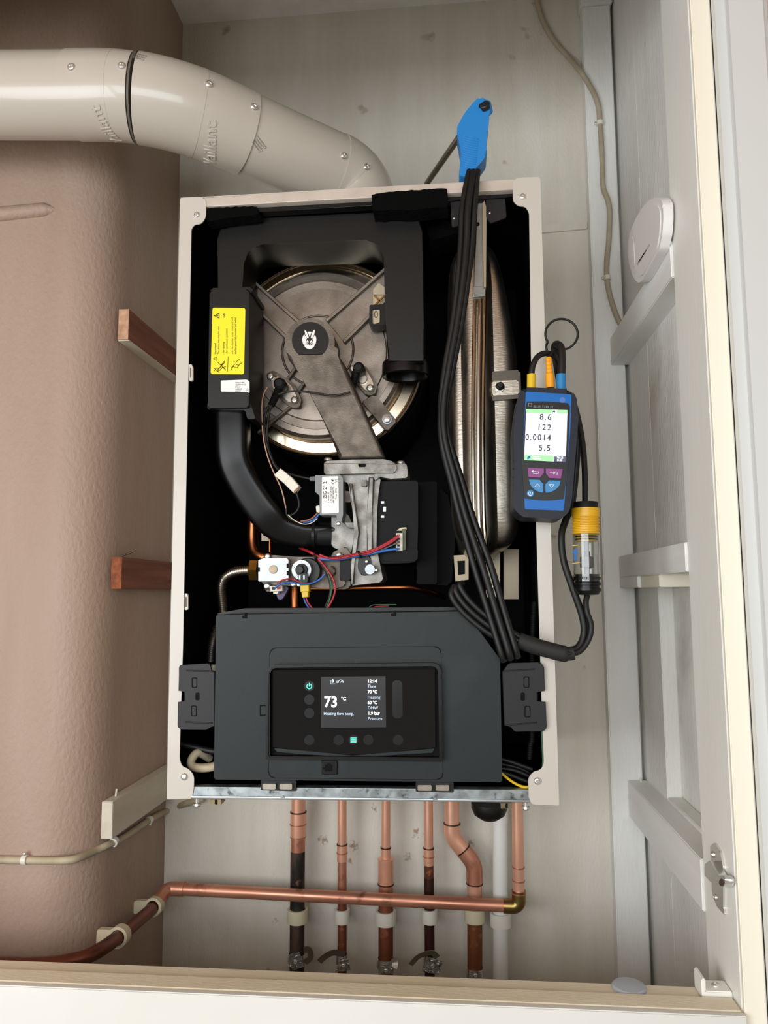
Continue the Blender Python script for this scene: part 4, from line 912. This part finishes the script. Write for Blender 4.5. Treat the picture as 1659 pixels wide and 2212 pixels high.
vz0, vz1 = Q(1050, 1208, y=.06).z, Q(1050, 516, y=.075).z
ev = vessel_body('expansion_vessel', .1515, .0445, .062, .30, Q(1085, 1190, y=.07).z, vz1, 7, B, .26)
vessel_body('vessel_shell', .1440, .0345, .049, .30, vz0, vz1 - .004, 2.6, ev, 0.)
for du, r, m_ in ((-9, 4.6, 'mirror_steel'), (2, 5.0, 'steel'), (12, 4.4, 'mirror_steel')):
    p = [Q(1036 + du, 590, y=.055), Q(1034 + du, 700, y=.049), Q(1031 + du, 900, y=.047), Q(1033 + du, 1100, y=.049), Q(1038 + du, 1180, y=.053), Q(1041 + du, 1212, y=.07)]
    tube('vessel_seam', spline(p, 8), S(r, .05), m_, ev, 14)
p = [Q(1042, 590, y=.0535), Q(1039, 700, y=.0475), Q(1036, 900, y=.0455), Q(1038, 1100, y=.0475), Q(1043, 1180, y=.0515), Q(1046, 1212, y=.068)]
tube('seam_groove', spline(p, 8), S(2.2, .05), 'solder', ev, 8)
vb = prism('shaded_bracket_plate', rp([(1056, 803), (1124, 799), (1126, 860), (1058, 866)], 5), .0575, .01, 'vessel_shade', ev, bev=.002) if M('vessel_shade', '#5f5a52', .4, 1.) else None  # bracket back plate coloured dark for the shadow in its recess
prism('vessel_bracket_face', rp([(1062, 823), (1120, 821), (1122, 852), (1064, 855)], 4), .0558, .004, 'vessel_steel', ev, bev=.001)
disc('bracket_washer', 1080, 836, 11, .0535, .002, 'steel', ev, .0004, 24); lathe('bracket_bolt', [(.0028, -.008), (.0040, -.007), (.0040, -.003), (.0050, -.002), (.0050, .001)], Q(1080, 835, y=.0535), (0, 1, 0), 'black_plastic', ev, 16)
st = prism('hanger_strap', rp([(1032, 440), (1047, 436), (1048, 636), (1024, 640), (1027, 560)], 1.5), .020, .002, 'galv_plain', B, bev=.0004)
prism('strap_edge', [(1042, 438), (1047, 432), (1051, 450), (1050, 620), (1045, 620), (1043, 500)], .012, .014, 'beige_metal', st, bev=.0006)
disc('strap_hole', 1032, 484, 4.2, .0195, .001, 'black_in', st, 0, 16)
prism('strap_foot', [(1022, 618), (1049, 618), (1048, 640), (1022, 642)], .018, .006, 'galv_plain', st, bev=.0006)
# mounting plates low behind the vessel
pb = prism('mounting_plate', [(1050, 1186), (1080, 1186), (1080, 1290), (1050, 1290)], .16, .002, 'beige_metal', B); prism('mounting_plate', [(1088, 1186), (1120, 1186), (1120, 1294), (1088, 1294)], .17, .002, 'beige_metal', B)
for v in (1229, 1268): disc('rivet', 1062, v, 6, .1585, .003, 'steel', pb, .0008, 18)
bx_ = prism('terminal_bracket', [(980, 1200), (1012, 1198), (1012, 1252), (984, 1256)], .11, .004, 'beige_metal', B); prism('bracket_window', [(988, 1212), (1004, 1211), (1004, 1240), (990, 1242)], .109, .002, 'black_in', bx_)
prism('rear_duct', rp([(905, 1050), (965, 1060), (985, 1150), (975, 1265), (905, 1262)], 8), .12, .06, 'black_in', B, bev=.004)

# ---- control unit
YC = -.010
cu_ = prism('control_unit', rp([(467, 1328, 3), (998, 1321, 6), (1030, 1352), (1080, 1424, 4), (1085, 1690, 4), (462, 1684, 4)], 0), YC, .085, 'panel_grey', B, bev=.0015)
prism('top_cover', [(470, 1325), (530, 1314), (992, 1312), (1000, 1318), (470, 1327)], .03, .05, 'black_plastic', cu_)
for u, v in ((529, 1330), (851, 1325)):
    prism('clip_notch', [(u - 6, v + 6), (u - 6, v), (u - 1, v), (u - 1, v - 6), (u + 5, v - 6), (u + 5, v + 6)], YC - .0003, .002, 'black_in', cu_)
pt = prism('front_plate', rp([(583, 1400, 16), (952, 1397, 16), (957, 1684, 16), (581, 1680, 14)], 0, 6), YC - .0008, .003, 'panel_grey', cu_, bev=.0006)
ring('plate_groove', rp([(582, 1399, 16), (953, 1396, 16), (958, 1685, 16), (580, 1681, 14)], 0, 6), rp([(583, 1400, 16), (952, 1397, 16), (957, 1684, 16), (581, 1680, 14)], 0, 6), YC - .0003, .002, 'black_in', cu_)
ring('bezel', rp([(576, 1436, 22), (953, 1432, 22), (958, 1646, 6), (573, 1642, 6)], 0, 6), rp([(583, 1443, 16), (946, 1439, 16), (949, 1637, 4), (582, 1634, 4)], 0, 6), YC - .010, .0098, 'black_satin', cu_, .0012)
prism('recess', rp([(582, 1442), (947, 1438), (950, 1638), (581, 1635)], 2), YC - .0016, .002, 'black_in', cu_)
gl = [(589, 1447), (940, 1445.5), (941, 1615)]
for k in range(1, 16):
    t_ = k / 16; gl.append((941 - 352 * t_, 1615 + 14 * math.sin(math.pi * t_) ** 1.3))
gl.append((589, 1614))
glass = prism('glass_panel', gl, YC - .0048, .0032, 'glass_black', cu_, bev=.0003)
prism('glass_lip', rp([(592, 1616), (660, 1622), (762, 1632), (880, 1622), (938, 1617), (934, 1626), (880, 1629), (762, 1636), (640, 1628), (598, 1624)], 2), YC - .0036, .002, 'panel_grey', cu_, bev=.0005)
yg = YC - .0050
prism('display', [(693.5, 1462), (832.5, 1460.5), (834, 1571), (693.5, 1572)], yg, .0003, 'lcd_back', cu_)
for u, v in ((668, 1482), (668, 1511.4), (668, 1540.5), (668, 1598.8), (731.4, 1598.8), (763.3, 1598.5), (795.5, 1598.5), (859.8, 1598.8)): disc('touch_key', u, v, 11, yg, .0003, 'key_dark', cu_, 0, 28)
prism('touch_slider', rp([(847, 1470), (869, 1470), (870, 1552), (848, 1552)], 10.5, 8), yg, .0003, 'key_dark', cu_)
yt = yg - .0003
def tx(s, u, v, hpx, bold=0., sq=1.): return (s, Q(u, v, y=yt), S(hpx, yt), 0, sq, bold)
text('display_reading', [tx('73', 700, 1527, 22, .035, .92), tx('°C', 736.5, 1513, 7, .03)], 'lcd_white', cu_)
text('display_reading', [tx('12:14', 794, 1474.7, 6.6, .035, .95), tx('70 °C', 794, 1497.7, 6.6, .035, .9), tx('60 °C', 794, 1520.8, 6.6, .035, .9), tx('1.9 bar', 794.5, 1544, 6.6, .035, .95)], 'lcd_white', cu_)
text('display_caption', [tx('Heating flow temp.', 699, 1544.4, 6.4, .004, .92), tx('Time', 794, 1485.6, 6.4, .004, .95), tx('Heating', 794, 1509, 6.4, .004, .95), tx('DHW', 794.5, 1532, 6.4, .004, .95), tx('Pressure', 794.5, 1555.5, 6.4, .004, .95)], 'lcd_soft', cu_)
for pl in ([(718, 1475), (716.5, 1471), (719, 1466), (721.5, 1471), (720, 1475)],): prism('display_icon', rp(pl, 1, 3), yt, .0002, 'lcd_soft', cu_)
for k in range(3): prism('display_icon', [(714 + k * 0, 1470 + k * 2.4), (715.6, 1470 + k * 2.4), (715.6, 1471.4 + k * 2.4), (714, 1471.4 + k * 2.4)], yt, .0002, 'lcd_soft', cu_)
prism('display_icon', [(714, 1477), (724, 1476.8), (724, 1477.8), (714, 1478)], yt, .0002, 'lcd_soft', cu_)
def arc_strip(name, u, v, r, t_, a0, a1, y, mat, parent, n=18):
    o_ = [(u + (r + t_) * math.cos(math.radians(a0 + (a1 - a0) * k / n)), v + (r + t_) * math.sin(math.radians(a0 + (a1 - a0) * k / n))) for k in range(n + 1)]
    i_ = [(u + (r - t_) * math.cos(math.radians(a0 + (a1 - a0) * k / n)), v + (r - t_) * math.sin(math.radians(a0 + (a1 - a0) * k / n))) for k in range(n + 1)]
    return prism(name, o_ + i_[::-1], y, .0002, mat, parent)
arc_strip('display_icon', 736, 1474, 5.2, .7, 170, 370, yt, 'lcd_soft', cu_); strip('display_icon', (735, 1474.5), (739, 1470.5), 1.3, yt, .0002, 'lcd_soft', cu_, 0)
for k in range(2): prism('display_icon', [(727, 1471 + k * 3), (729.5, 1471 + k * 3), (729.5, 1472.3 + k * 3), (727, 1472.3 + k * 3)], yt, .0002, 'lcd_soft', cu_)
arc_strip('power_symbol', 668, 1482.5, 5.2, 1.0, -58, 238, yt, 'teal', cu_); strip('power_symbol', (668, 1475.5), (668, 1483), 1.9, yt, .0002, 'teal', cu_, 0)
for k in (-4.2, 0, 4.2): strip('menu_symbol', (757, 1598.3 + k), (770, 1598.3 + k), 2.1, yt, .0002, 'teal', cu_, 0)
sk = prism('service_socket', [(694, 1643.5), (728.5, 1644), (728.5, 1673.5), (695, 1673)], YC - .0030, .003, 'black_satin', cu_, bev=.0006)
prism('socket_opening', rp([(697, 1658), (702, 1658), (702, 1652), (707, 1652), (707, 1649), (714, 1649), (714, 1652), (718, 1652), (718, 1666), (702, 1666), (702, 1662), (697, 1662)], 0), YC - .0033, .001, 'black_in', cu_)
ring('side_latch', rp([(561, 1523), (574, 1522), (574, 1546), (561, 1547)], 2, 3), rp([(563.5, 1526), (574, 1525), (574, 1543.5), (563.5, 1544)], 1, 3), YC - .0004, .001, 'black_in', cu_)
# side wings with slots
wl_ = prism('side_wing', rp([(386.6, 1437, 5), (454, 1433, 5), (455, 1449), (464, 1450.7), (464, 1570), (454, 1569), (449, 1576.6, 4), (388, 1576, 6), (383, 1568), (384, 1517), (401, 1515.5), (401, 1493.6), (385, 1492.4)], 0), -.0055, .004, 'panel_dark', cu_, bev=.0008)
wr_ = prism('side_wing', rp([(1099.6, 1432.6, 4), (1169, 1430.6, 7), (1175.6, 1442), (1177, 1492.8), (1157.7, 1494), (1157.7, 1516), (1178.7, 1516.8), (1181.5, 1574, 7), (1172, 1580.7), (1110, 1580.4, 4), (1105, 1569), (1089, 1568), (1084, 1451.5)], 0), -.0055, .004, 'panel_dark', cu_, bev=.0008)
for (x0, y0, x1, y1) in ((414, 1463, 426, 1486), (412.5, 1524, 425, 1547.5), (1131, 1461, 1143.5, 1486), (1133, 1524.6, 1146, 1550)):
    ring('wing_slot', rp([(x0, y0), (x1, y0), (x1, y1), (x0, y1)], 4, 4), rp([(x0 + 2, y0 + 2), (x1 - 2, y0 + 2), (x1 - 2, y1 - 2), (x0 + 2, y1 - 2)], 3, 4), -.0058, .001, 'black_in', cu_)
for (x0, y0, x1, y1) in ((422, 1496, 431, 1513), (1124.6, 1496, 1134, 1513.7)): prism('wing_hole', rp([(x0, y0), (x1, y0), (x1, y1), (x0, y1)], 4, 4), -.0058, .001, 'black_in', cu_)
for a, b_ in (((402, 1449), (460, 1450)), ((400, 1560), (458, 1562)), ((1088, 1450), (1155, 1446)), ((1092, 1567), (1160, 1561))): strip('wing_rib', a, b_, 3, -.0068, .002, 'panel_dark', cu_, .0006)
prism('wing_gap', [(397, 1494.5), (401.5, 1494.5), (401.5, 1514.5), (396, 1514.5)], -.0046, .003, 'black_in', cu_); prism('wing_gap', [(1157, 1495), (1162, 1495), (1162, 1515.5), (1157, 1515.5)], -.0046, .003, 'black_in', cu_)
for (u0, u1, v) in ((563, 640, 1699), (898, 980, 1702)):
    hg = prism('hinge', rp([(u0, v - 14), (u1, v - 13), (u1, v + 10), (u0, v + 8)], 2), -.001, .006, 'black_plastic', cu_, bev=.0008)
    for a, b_ in ((.05, .42), (.53, .88)):
        prism('hinge_clip', rp([(u0 + (u1 - u0) * a, v - 6), (u0 + (u1 - u0) * b_, v - 6), (u0 + (u1 - u0) * b_, v + 6.5), (u0 + (u1 - u0) * a, v + 6)], 1.5), -.0045, .004, 'steel', cu_, bev=.0012, seg=3)

# odds and ends along the bottom
def bolt_down(u, v, y):
    c = Q(u, v, y=y); lathe('fixing_bolt', [(.0022, .012), (.0022, .002), (.0042, .0015), (.0046, -.0005), (.003, -.0022)], c, (0, 0, 1), 'chrome', B, 20)
bolt_down(426, 1738, .006); bolt_down(1136, 1745, .006)
for u, v in ((466, 1733), (1094, 1741)):
    k_ = prism('cable_gland_nut', rp([(u - 12, v - 6), (u + 12, v - 6), (u + 12, v + 5), (u - 12, v + 6)], 1), .02, .016, 'brass_dark', B, bev=.001) if M('brass_dark', '#8a7c62', .35, .9) else None
    prism('gland_slot', [(u - 2, v - 5), (u + 3, v - 5), (u + 3, v + 5), (u - 2, v + 4)], .0193, .002, 'black_in', k_)
lathe('drain_cap', [(.0225, .002), (.0225, -.004), (.019, -.012), (.010, -.018), (0, -.019)], Q(1057, 1738, y=.12), (0, 0, 1), 'black_plastic', B, 28)
wires((('cable_cream', 9.5, [(466, 1655, .02), (450, 1658, .018), (432, 1659, .018), (418, 1656, .02), (413, 1646, .022), (418, 1634, .024), (428, 1626, .028), (440, 1630, .035), (452, 1638, .045)], .02), ('hose', 7, [(388, 1606, .03), (402, 1610, .03), (425, 1615, .03), (445, 1620, .03), (468, 1624, .03)], .03),
       ('hose', 4.5, [(1084, 1640), (1105, 1646), (1125, 1653), (1150, 1662)], .02), ('hose', 4.5, [(1082, 1660), (1100, 1662), (1120, 1667), (1146, 1678)], .02), ('hose', 4.5, [(1082, 1668), (1105, 1675), (1125, 1683), (1150, 1692)], .015), ('hose', 4.5, [(1082, 1650), (1110, 1656), (1130, 1663), (1152, 1675)], .028),
       ('yellow', 2.8, [(1080, 1668), (1090, 1676), (1104, 1687), (1120, 1696), (1134, 1700), (1150, 1699)], .008), ('green_wire', 2., [(1170, 1560), (1171, 1600), (1173, 1640), (1172, 1662)], .006)))
dh = corrugated('drain_hose', [Q(u, v, y=.05) for u, v in ((1155, 1300), (1152, 1350), (1150, 1420), (1150, 1580), (1146, 1610), (1144, 1640))], 7, .05, B); dh.data.materials[0] = MATS['black_rubber']

# ------------------------------------------------------------------ gas analyser clipped to the casing edge
YN = -.052
t = thing('gas_analyser', 'blue handheld gas analyser with a lit screen on the boiler edge', 'gas analyser', Q(1175, 1120, y=-.02))
prism('body', rp([(1130, 836, 8), (1232, 840, 14), (1246, 858, 10), (1250, 905), (1246, 950), (1236, 1075), (1230, 1106, 12), (1212, 1121, 8), (1127, 1117, 12), (1109, 1097, 8), (1111, 1000), (1109, 930), (1119.5, 853, 10)], 6), YN, .049, 'analyser_navy', t, bev=.006, seg=4)
for k in range(6): strip('grip_rib', (1110, 995 + k * 18), (1117, 991 + k * 18), 5, YN + .004, .012, 'analyser_navy', t, .001)
fp2 = prism('front_panel', rp([(1136, 846, 3), (1234.5, 852, 3), (1232, 930), (1218, 1103, 2), (1134, 1100, 2), (1128, 1000), (1133, 900)], 0), YN - .0008, .002, 'analyser_blue', t, bev=.0005)
prism('keypad_panel', rp([(1136, 872, 8), (1140, 867.5), (1185, 867, 20), (1226, 871), (1231, 876, 6), (1226, 1006), (1218, 1078, 3), (1180, 1082, 30), (1133, 1077, 3), (1127.5, 1004)], 0), YN - .0014, .002, 'black_plastic', t, bev=.0003)
ys = YN - .0018
prism('screen', [(1137, 883.5), (1225.6, 886), (1222, 998), (1132.4, 993.7)], ys, .0005, 'screen_on', t)
yk = ys - .0002
prism('screen_bar', [(1137, 883.5), (1193.5, 885), (1193, 893), (1136.6, 892)], yk, .0003, 'screen_green', t); prism('screen_bar', [(1203, 885.6), (1225.6, 886.2), (1225.4, 893), (1203, 892.6)], yk, .0003, 'screen_green', t)
prism('screen_bar', rp([(1133.2, 981.5), (1195, 984, 4), (1197, 990, 4), (1194, 996.5), (1132.5, 993.7)], 0), yk, .0003, 'screen_green', t)
prism('screen_bar', [(1198, 985), (1222.4, 986), (1222, 998), (1196, 997)], yk, .0003, 'screen_navy', t)
prism('screen_icon', [(1194, 887), (1199.5, 887), (1199.5, 892), (1197.5, 890), (1196, 890), (1194, 892)], yk, .0003, 'screen_ink', t); prism('screen_icon', rp([(1138.5, 992), (1139.5, 986), (1144, 984), (1146, 988), (1142, 992)], 1), yk - .0002, .0003, 'analyser_blue', t)
rt = Q(1225.6, 886, y=ys) - Q(1137, 883.5, y=ys); rt.normalize(); upv = Vector((-rt.z, 0, rt.x)) + Vector((.02, 0, 0))
def ta(s, u, v, hpx, bold=0., sq=1., al='LEFT'): return (s, Q(u, v, y=yk - .0001), S(hpx, yk), 0, sq, bold, al)
text('screen_reading', [ta('8.6', 1191, 907, 12.6, .024, .95, 'RIGHT'), ta('122', 1190.5, 929.5, 12.6, .024, .95, 'RIGHT'), ta('0.0014', 1190, 951.5, 12.6, .024, .90, 'RIGHT'), ta('5.5', 1189, 974, 12.6, .024, .95, 'RIGHT')], 'screen_ink', t, up=upv, right=rt, spc=1.25)
text('screen_caption', [ta('CO2', 1195, 899.5, 3.6), ta('Vol.%', 1195, 905.5, 3.6), ta('CO', 1194.5, 921, 3.6), ta('ppm', 1194.5, 927, 3.6), ta('Ratio', 1194, 944, 3.6), ta('O2', 1193.5, 965.5, 3.6), ta('Vol.%', 1193.5, 971.5, 3.6), ta('CO2max 11.70', 1170, 913, 3.2)], 'screen_faint', t, up=upv, right=rt)
text('screen_caption', [ta('Flue gas', 1149, 987.2, 3.4), ta('Measuring', 1149, 992, 3.2), ta('17.03.25', 1200, 990.4, 4.2, .02, .78), ta('21:05', 1203, 996, 4.2, .02, .85)], 'lcd_white', t, up=upv, right=rt)
yp = YN - .0016
text('brand_lettering', [ta('BLUELYZER ST', 1152, 880.3, 5.0, .012, .92)], 'key_print_dim', t, up=upv, right=rt) if M('key_print_dim', '#85868a', .4) else None
ring('brand_mark', [(1141, 870.5), (1149, 871), (1149, 878), (1141, 877.5)], [(1142, 871.5), (1148, 872), (1148, 877), (1142, 876.5)], yp, .0003, 'key_print_dim', t)
disc('status_lamp', 1215, 864, 6.5, YN - .0012, .001, 'magnet_dim', t, 0, 20) if M('magnet_dim', '#3f6db4', .4) else None
def c8(p): return (1080 + p[0] * .208, 680 + p[1] * .208)
def keycap(name, pts, mat): return prism(name, [c8(p) for p in pts], YN - .0026, .0014, mat, t, bev=.0003)
keycap('key', [(285, 1586), (458, 1592), (458, 1645), (432, 1665), (418, 1692), (298, 1688)], 'magenta'); keycap('key', [(475, 1593), (655, 1600), (634, 1702), (508, 1696), (498, 1668), (475, 1648)], 'magenta')
def arcp(cx, cy, rx, ry, a0, a1, n=10): return [(cx + rx * math.cos(math.radians(a0 + (a1 - a0) * k / n)), cy + ry * math.sin(math.radians(a0 + (a1 - a0) * k / n))) for k in range(n + 1)]
keycap('key', [(300, 1708), (414, 1712), (428, 1738), (452, 1755)] + arcp(455, 1712, 150, 134, 92, 178), 'key_blue'); keycap('key', [(470, 1756), (492, 1745), (508, 1718), (630, 1722)] + arcp(468, 1722, 160, 127, 2, 88), 'key_blue')
disc('navigation_hub', *c8((465, 1703)), 8.5, YN - .0020, .001, 'black_plastic', t, 0, 24); disc('power_key', *c8((318, 1854)), 7.8, YN - .0026, .0014, 'key_blue', t, .0002, 24)
yq = YN - .0029
arc_strip('key_symbol', *c8((318, 1854)), 4.4, .7, -55, 235, yq, 'key_print', t)
def kl(a, b_, w_=1.1): strip('key_symbol', c8(a), c8(b_), w_, yq, .0003, 'key_print', t, 0)
kl((318, 1836), (318, 1856)); kl((345, 1626), (392, 1630)); kl((345, 1644 + 4), (395, 1650)); arc_strip('key_symbol', *c8((392, 1639)), 2.3, .5, -90, 90, yq, 'key_print', t, 8); prism('key_symbol', [c8(p) for p in ((325, 1624), (348, 1612), (346, 1640))], yq, .0003, 'key_print', t)
kl((518, 1640), (560, 1643)); prism('key_symbol', [c8(p) for p in ((555, 1628), (580, 1643), (555, 1657))], yq, .0003, 'key_print', t)
for k in range(3): kl((588, 1632 + k * 11), (606, 1633 + k * 11), 1.)
for a, b_ in (((362, 1785), (390, 1755)), ((390, 1755), (417, 1787)), ((362, 1785), (417, 1787)), ((510, 1760), (564, 1762)), ((510, 1760), (536, 1792)), ((536, 1792), (564, 1762))): kl(a, b_, 1.0)
# sockets on top
def stub(name, u, v0, v1, r0, r1, mat, y=YN + .02, parent=t): return tube(name, [Q(u, v1, y=y), Q(u, (v0 * .7 + v1 * .3), y=y), Q(u, v0, y=y)], [S(r1, y), S((r0 * .7 + r1 * .3), y), S(r0, y)], mat, parent, 20)
stub('hose_socket', 1148, 809, 845, 9.6, 10, 'yellow'); stub('hose_socket', 1212, 809, 845, 10.2, 10.6, 'key_blue')
pa = []; ra = []
for k in range(17):
    v = 772 + 66 * k / 16; pa.append(Q(1185 + 3.5 * k / 16, v, y=YN + .02)); ra.append(S((5.6 + .06 * k + (1.6 if k % 2 else 0)) if k < 9 else 9.5, YN + .02))
tube('sensor_plug', pa, ra, 'orange', t, 16, smooth=30)

# ------------------------------------------------------------------ probe: blue handle, steel tube, three hoses
YHN = -.004
t = thing('flue_gas_probe', 'blue probe handle with steel tube and black hoses hanging over the boiler', 'probe', Q(1020, 380, y=YHN))
hd_ = prism('handle', rp([(1026, 217, 8), (1037, 209, 5), (1052, 214, 6), (1059, 226, 8), (1056, 262), (1050, 312, 12), (1053, 332, 8), (1040, 350, 4), (1010, 383, 4), (991, 378, 5), (996, 330), (986, 276, 8), (1004, 243, 10)], 3, 4), YHN, .030, 'probe_blue', t, bev=.006, seg=4)
for k in range(14): strip('grip_ridge', (996 - k * .1, 290 + k * 5), (1034 - k * .5, 300 + k * 5), 2, YHN - .0008, .002, 'probe_blue', hd_, .0004)
lathe('end_collar', [(S(12.5, 0), -.0022), (S(15.5, 0), -.0020), (S(17, 0), -.0004), (S(17, 0), .010)], Q(1045, 228, y=YHN + .002), (.25, .9, -.45), 'probe_blue', hd_, 24)
lathe('end_plug', [(S(11.5, 0), -.0016), (S(13, 0), -.0006), (S(13, 0), .004)], Q(1046, 227, y=YHN - .001), (.25, .9, -.45), 'probe_tip', hd_, 24)
tube('probe_tube', [Q(992, 296, y=.012), Q(925, 392, y=.125), Q(915, 410, y=.145)], .0040, 'chrome_tube', t, 16) if M('chrome_tube', '#9a938a', .25, 1.) else None
YF = -.030
def hose(px, y=YF, r=7.4, name='hose'): return wire(name, px, y, r, 'hose', t, 12, 6)
yA = -.012
hp = [(370, -.006), (392, yA), (450, -.016), (520, -.016), (600, -.017), (700, -.017), (800, -.018), (880, -.018), (955, -.019), (1045, -.020), (1125, -.020), (1230, -.022), (1325, -.026), (1405, -.030), (1428, -.026)]
U = ([1014, 1009, 999, 996, 990, 978, 961, 953, 955, 976, 996, 1026, 1056, 1081, 1088], [1023, 1019, 1011, 1008, 1001, 987, 969, 958, 962, 986, 1008, 1043, 1072, 1097, 1103], [1032, 1029, 1025, 1020, 1011, 996, 977, 963, 969, 997, 1021, 1060, 1088, 1112, 1118])
for j, us in enumerate(U): hose([(u, v - (4 * j if 900 < v else 0), y - (.004 if j == 1 else 0)) for u, (v, y) in zip(us, hp)])
# folded-back stretch, tape and the loop round to the analyser
for j, (dx, dy) in enumerate(((-9, 12), (0, 2), (9, -9))):
    hose([(985 + dx + 6, 1262 + dy * .3, -.016), (984 + dx, 1274 + dy, -.020), (1004 + dx, 1305 + dy, -.021), (1040 + dx, 1338 + dy, -.0215), (1080 + dx, 1364 + dy, -.0215), (1128, 1386 + dy * .8, -.0215)], -.02, 6.6)
tp = [Q(u, v, y=-.022) for u, v in ((1120, 1383), (1150, 1394), (1185, 1404), (1222, 1413), (1240, 1411))]
tube('tape_wrap', spline(tp, 5), [S(17, -.02)] * 16 + [S(13.5, -.02)] * 5, 'tape', t, prof=[(.62 * math.cos(a), math.sin(a)) for a in [2 * math.pi * k / 16 for k in range(16)]], up=(0, 1, 0))
hose([(1225, 1406, -.020), (1248, 1399, -.018), (1261, 1372, -.016), (1258, 1332, -.016), (1234, 1262, -.016), (1217, 1209, -.014), (1213, 1156, -.012), (1222, 1124, -.004), (1236, 1085, .005), (1244, 1015, .007), (1248, 950, .007), (1244, 890, .006), (1228, 850, .006)], -.015, 7.6)
hose([(1225, 1412, -.024), (1252, 1407, -.022), (1272, 1380, -.02), (1277, 1350, -.02), (1268, 1322, -.020), (1266, 1300, -.018), (1269, 1285, -.016)], -.02, 6.2)
hose([(1228, 1410, -.018), (1256, 1402, -.014), (1268, 1376, -.01), (1268, 1345, -.008), (1250, 1300, -.006)], -.01, 5.5, 'hose')
hose([(1264, 1090, -.016), (1264, 1060, -.012), (1263, 1015, -.006), (1259, 962, -.001), (1249, 905, .005), (1236, 860, .006)], -.012, 6.5)
hose([(1148, 812, -.032), (1151, 790, -.032), (1162, 770, -.030), (1180, 763, -.026), (1196, 769, -.020), (1206, 786, -.012), (1212, 815, .002), (1220, 850, .006)], -.03, 6.4)
hose([(1213, 812, -.032), (1214, 780, -.031), (1212, 752, -.028), (1203, 744, -.022), (1198, 752, -.016), (1202, 780, -.010), (1210, 830, .006)], -.03, 8.6)
ri = [(1213 + 35 * math.cos(math.radians(a)), 722 + 33 * math.sin(math.radians(a)), -.018) for a in range(60, -215, -15)]
wire('sensor_lead', [(1186, 775, -.032), (1190, 765, -.030), (1200, 756, -.026), (1222, 754, -.022)] + ri + [(1180, 750, -.014), (1185, 775, -.012)], -.02, 2.6, 'hose', t, 8, 4)

# ------------------------------------------------------------------ moisture trap
t = thing('moisture_trap', 'clear tube trap with a yellow ribbed cap hanging on the hose', 'trap', Q(1269, 1290, y=-.018))
YTp = -.018
a, b_ = Q(1264.5, 1084, y=YTp), Q(1269, 1288, y=YTp); ax = (b_ - a).normalized(); Lt = (b_ - a).length; rT = S(29, YTp)
f = Lt / 204.
lathe('top_cap', [(rT * .30, 0), (rT * .85, .0004), (rT * .90, .002), (rT * .90, 17 * f)], a, ax, 'black_rubber', t, 36)
pr = [(rT * .9, 14 * f), (rT, 15 * f), (rT * 1.0, 33 * f)]
for k in range(5): pr += [(rT * .93, (35 + k * 7.2) * f), (rT * .93, (37 + k * 7.2) * f), (rT * 1.0, (38.5 + k * 7.2) * f), (rT * 1.0, (40.5 + k * 7.2) * f)]
pr += [(rT * .90, 72 * f), (rT * .74, 73 * f), (rT * .74, 86 * f), (rT * .2, 87 * f)]
lathe('ribbed_cap', pr, a, ax, 'yellow_trap', t, 36, True, True, 30)
for h_ in (76, 82): lathe('seal_ring', [(rT * .76, (h_ - 1.8) * f), (rT * .84, h_ * f), (rT * .76, (h_ + 1.8) * f)], a, ax, 'black_rubber', t, 32, False, False)
lathe('clear_tube', [(rT * .97, 70 * f), (rT * .97, 172 * f), (rT * .90, 172 * f), (rT * .90, 70 * f), (rT * .97, 70 * f)], a, ax, 'clear', t, 40, False, False)
lathe('inner_stem', [(rT * .18, 84 * f), (rT * .18, 108 * f), (rT * .26, 109 * f), (rT * .2, 112 * f), (rT * .26, 115 * f), (rT * .2, 118 * f), (rT * .48, 120 * f), (rT * .48, 142 * f), (rT * .2, 144 * f), (rT * .18, 172 * f)], a, ax, 'grey_wire', t, 24)
pr = [(rT * .3, 156 * f), (rT * .86, 157 * f), (rT * .86, 162 * f)]
for k in range(5): pr += [(rT * (.97 if k % 2 == 0 else .88), (163 + k * 6) * f), (rT * (.97 if k % 2 == 0 else .88), (168 + k * 6) * f)]
pr += [(rT * .8, 200 * f), (rT * .3, 202 * f)]
lathe('bottom_cap', pr, a, ax, 'black_satin', t, 36, True, True, 30)
ya = YTp - rT - .0003
prism('flow_arrow', [(1240, 1212), (1240, 1196), (1236.5, 1196), (1242.5, 1184), (1248.5, 1196), (1245, 1196), (1245, 1212)], YTp - rT * .72, .0004, 'analyser_blue', t)
for v in (1178, 1216): strip('level_line', (1236, v + 1), (1256, v - 1), 1.2, YTp - rT * .72, .0004, 'yellow', t, 0)
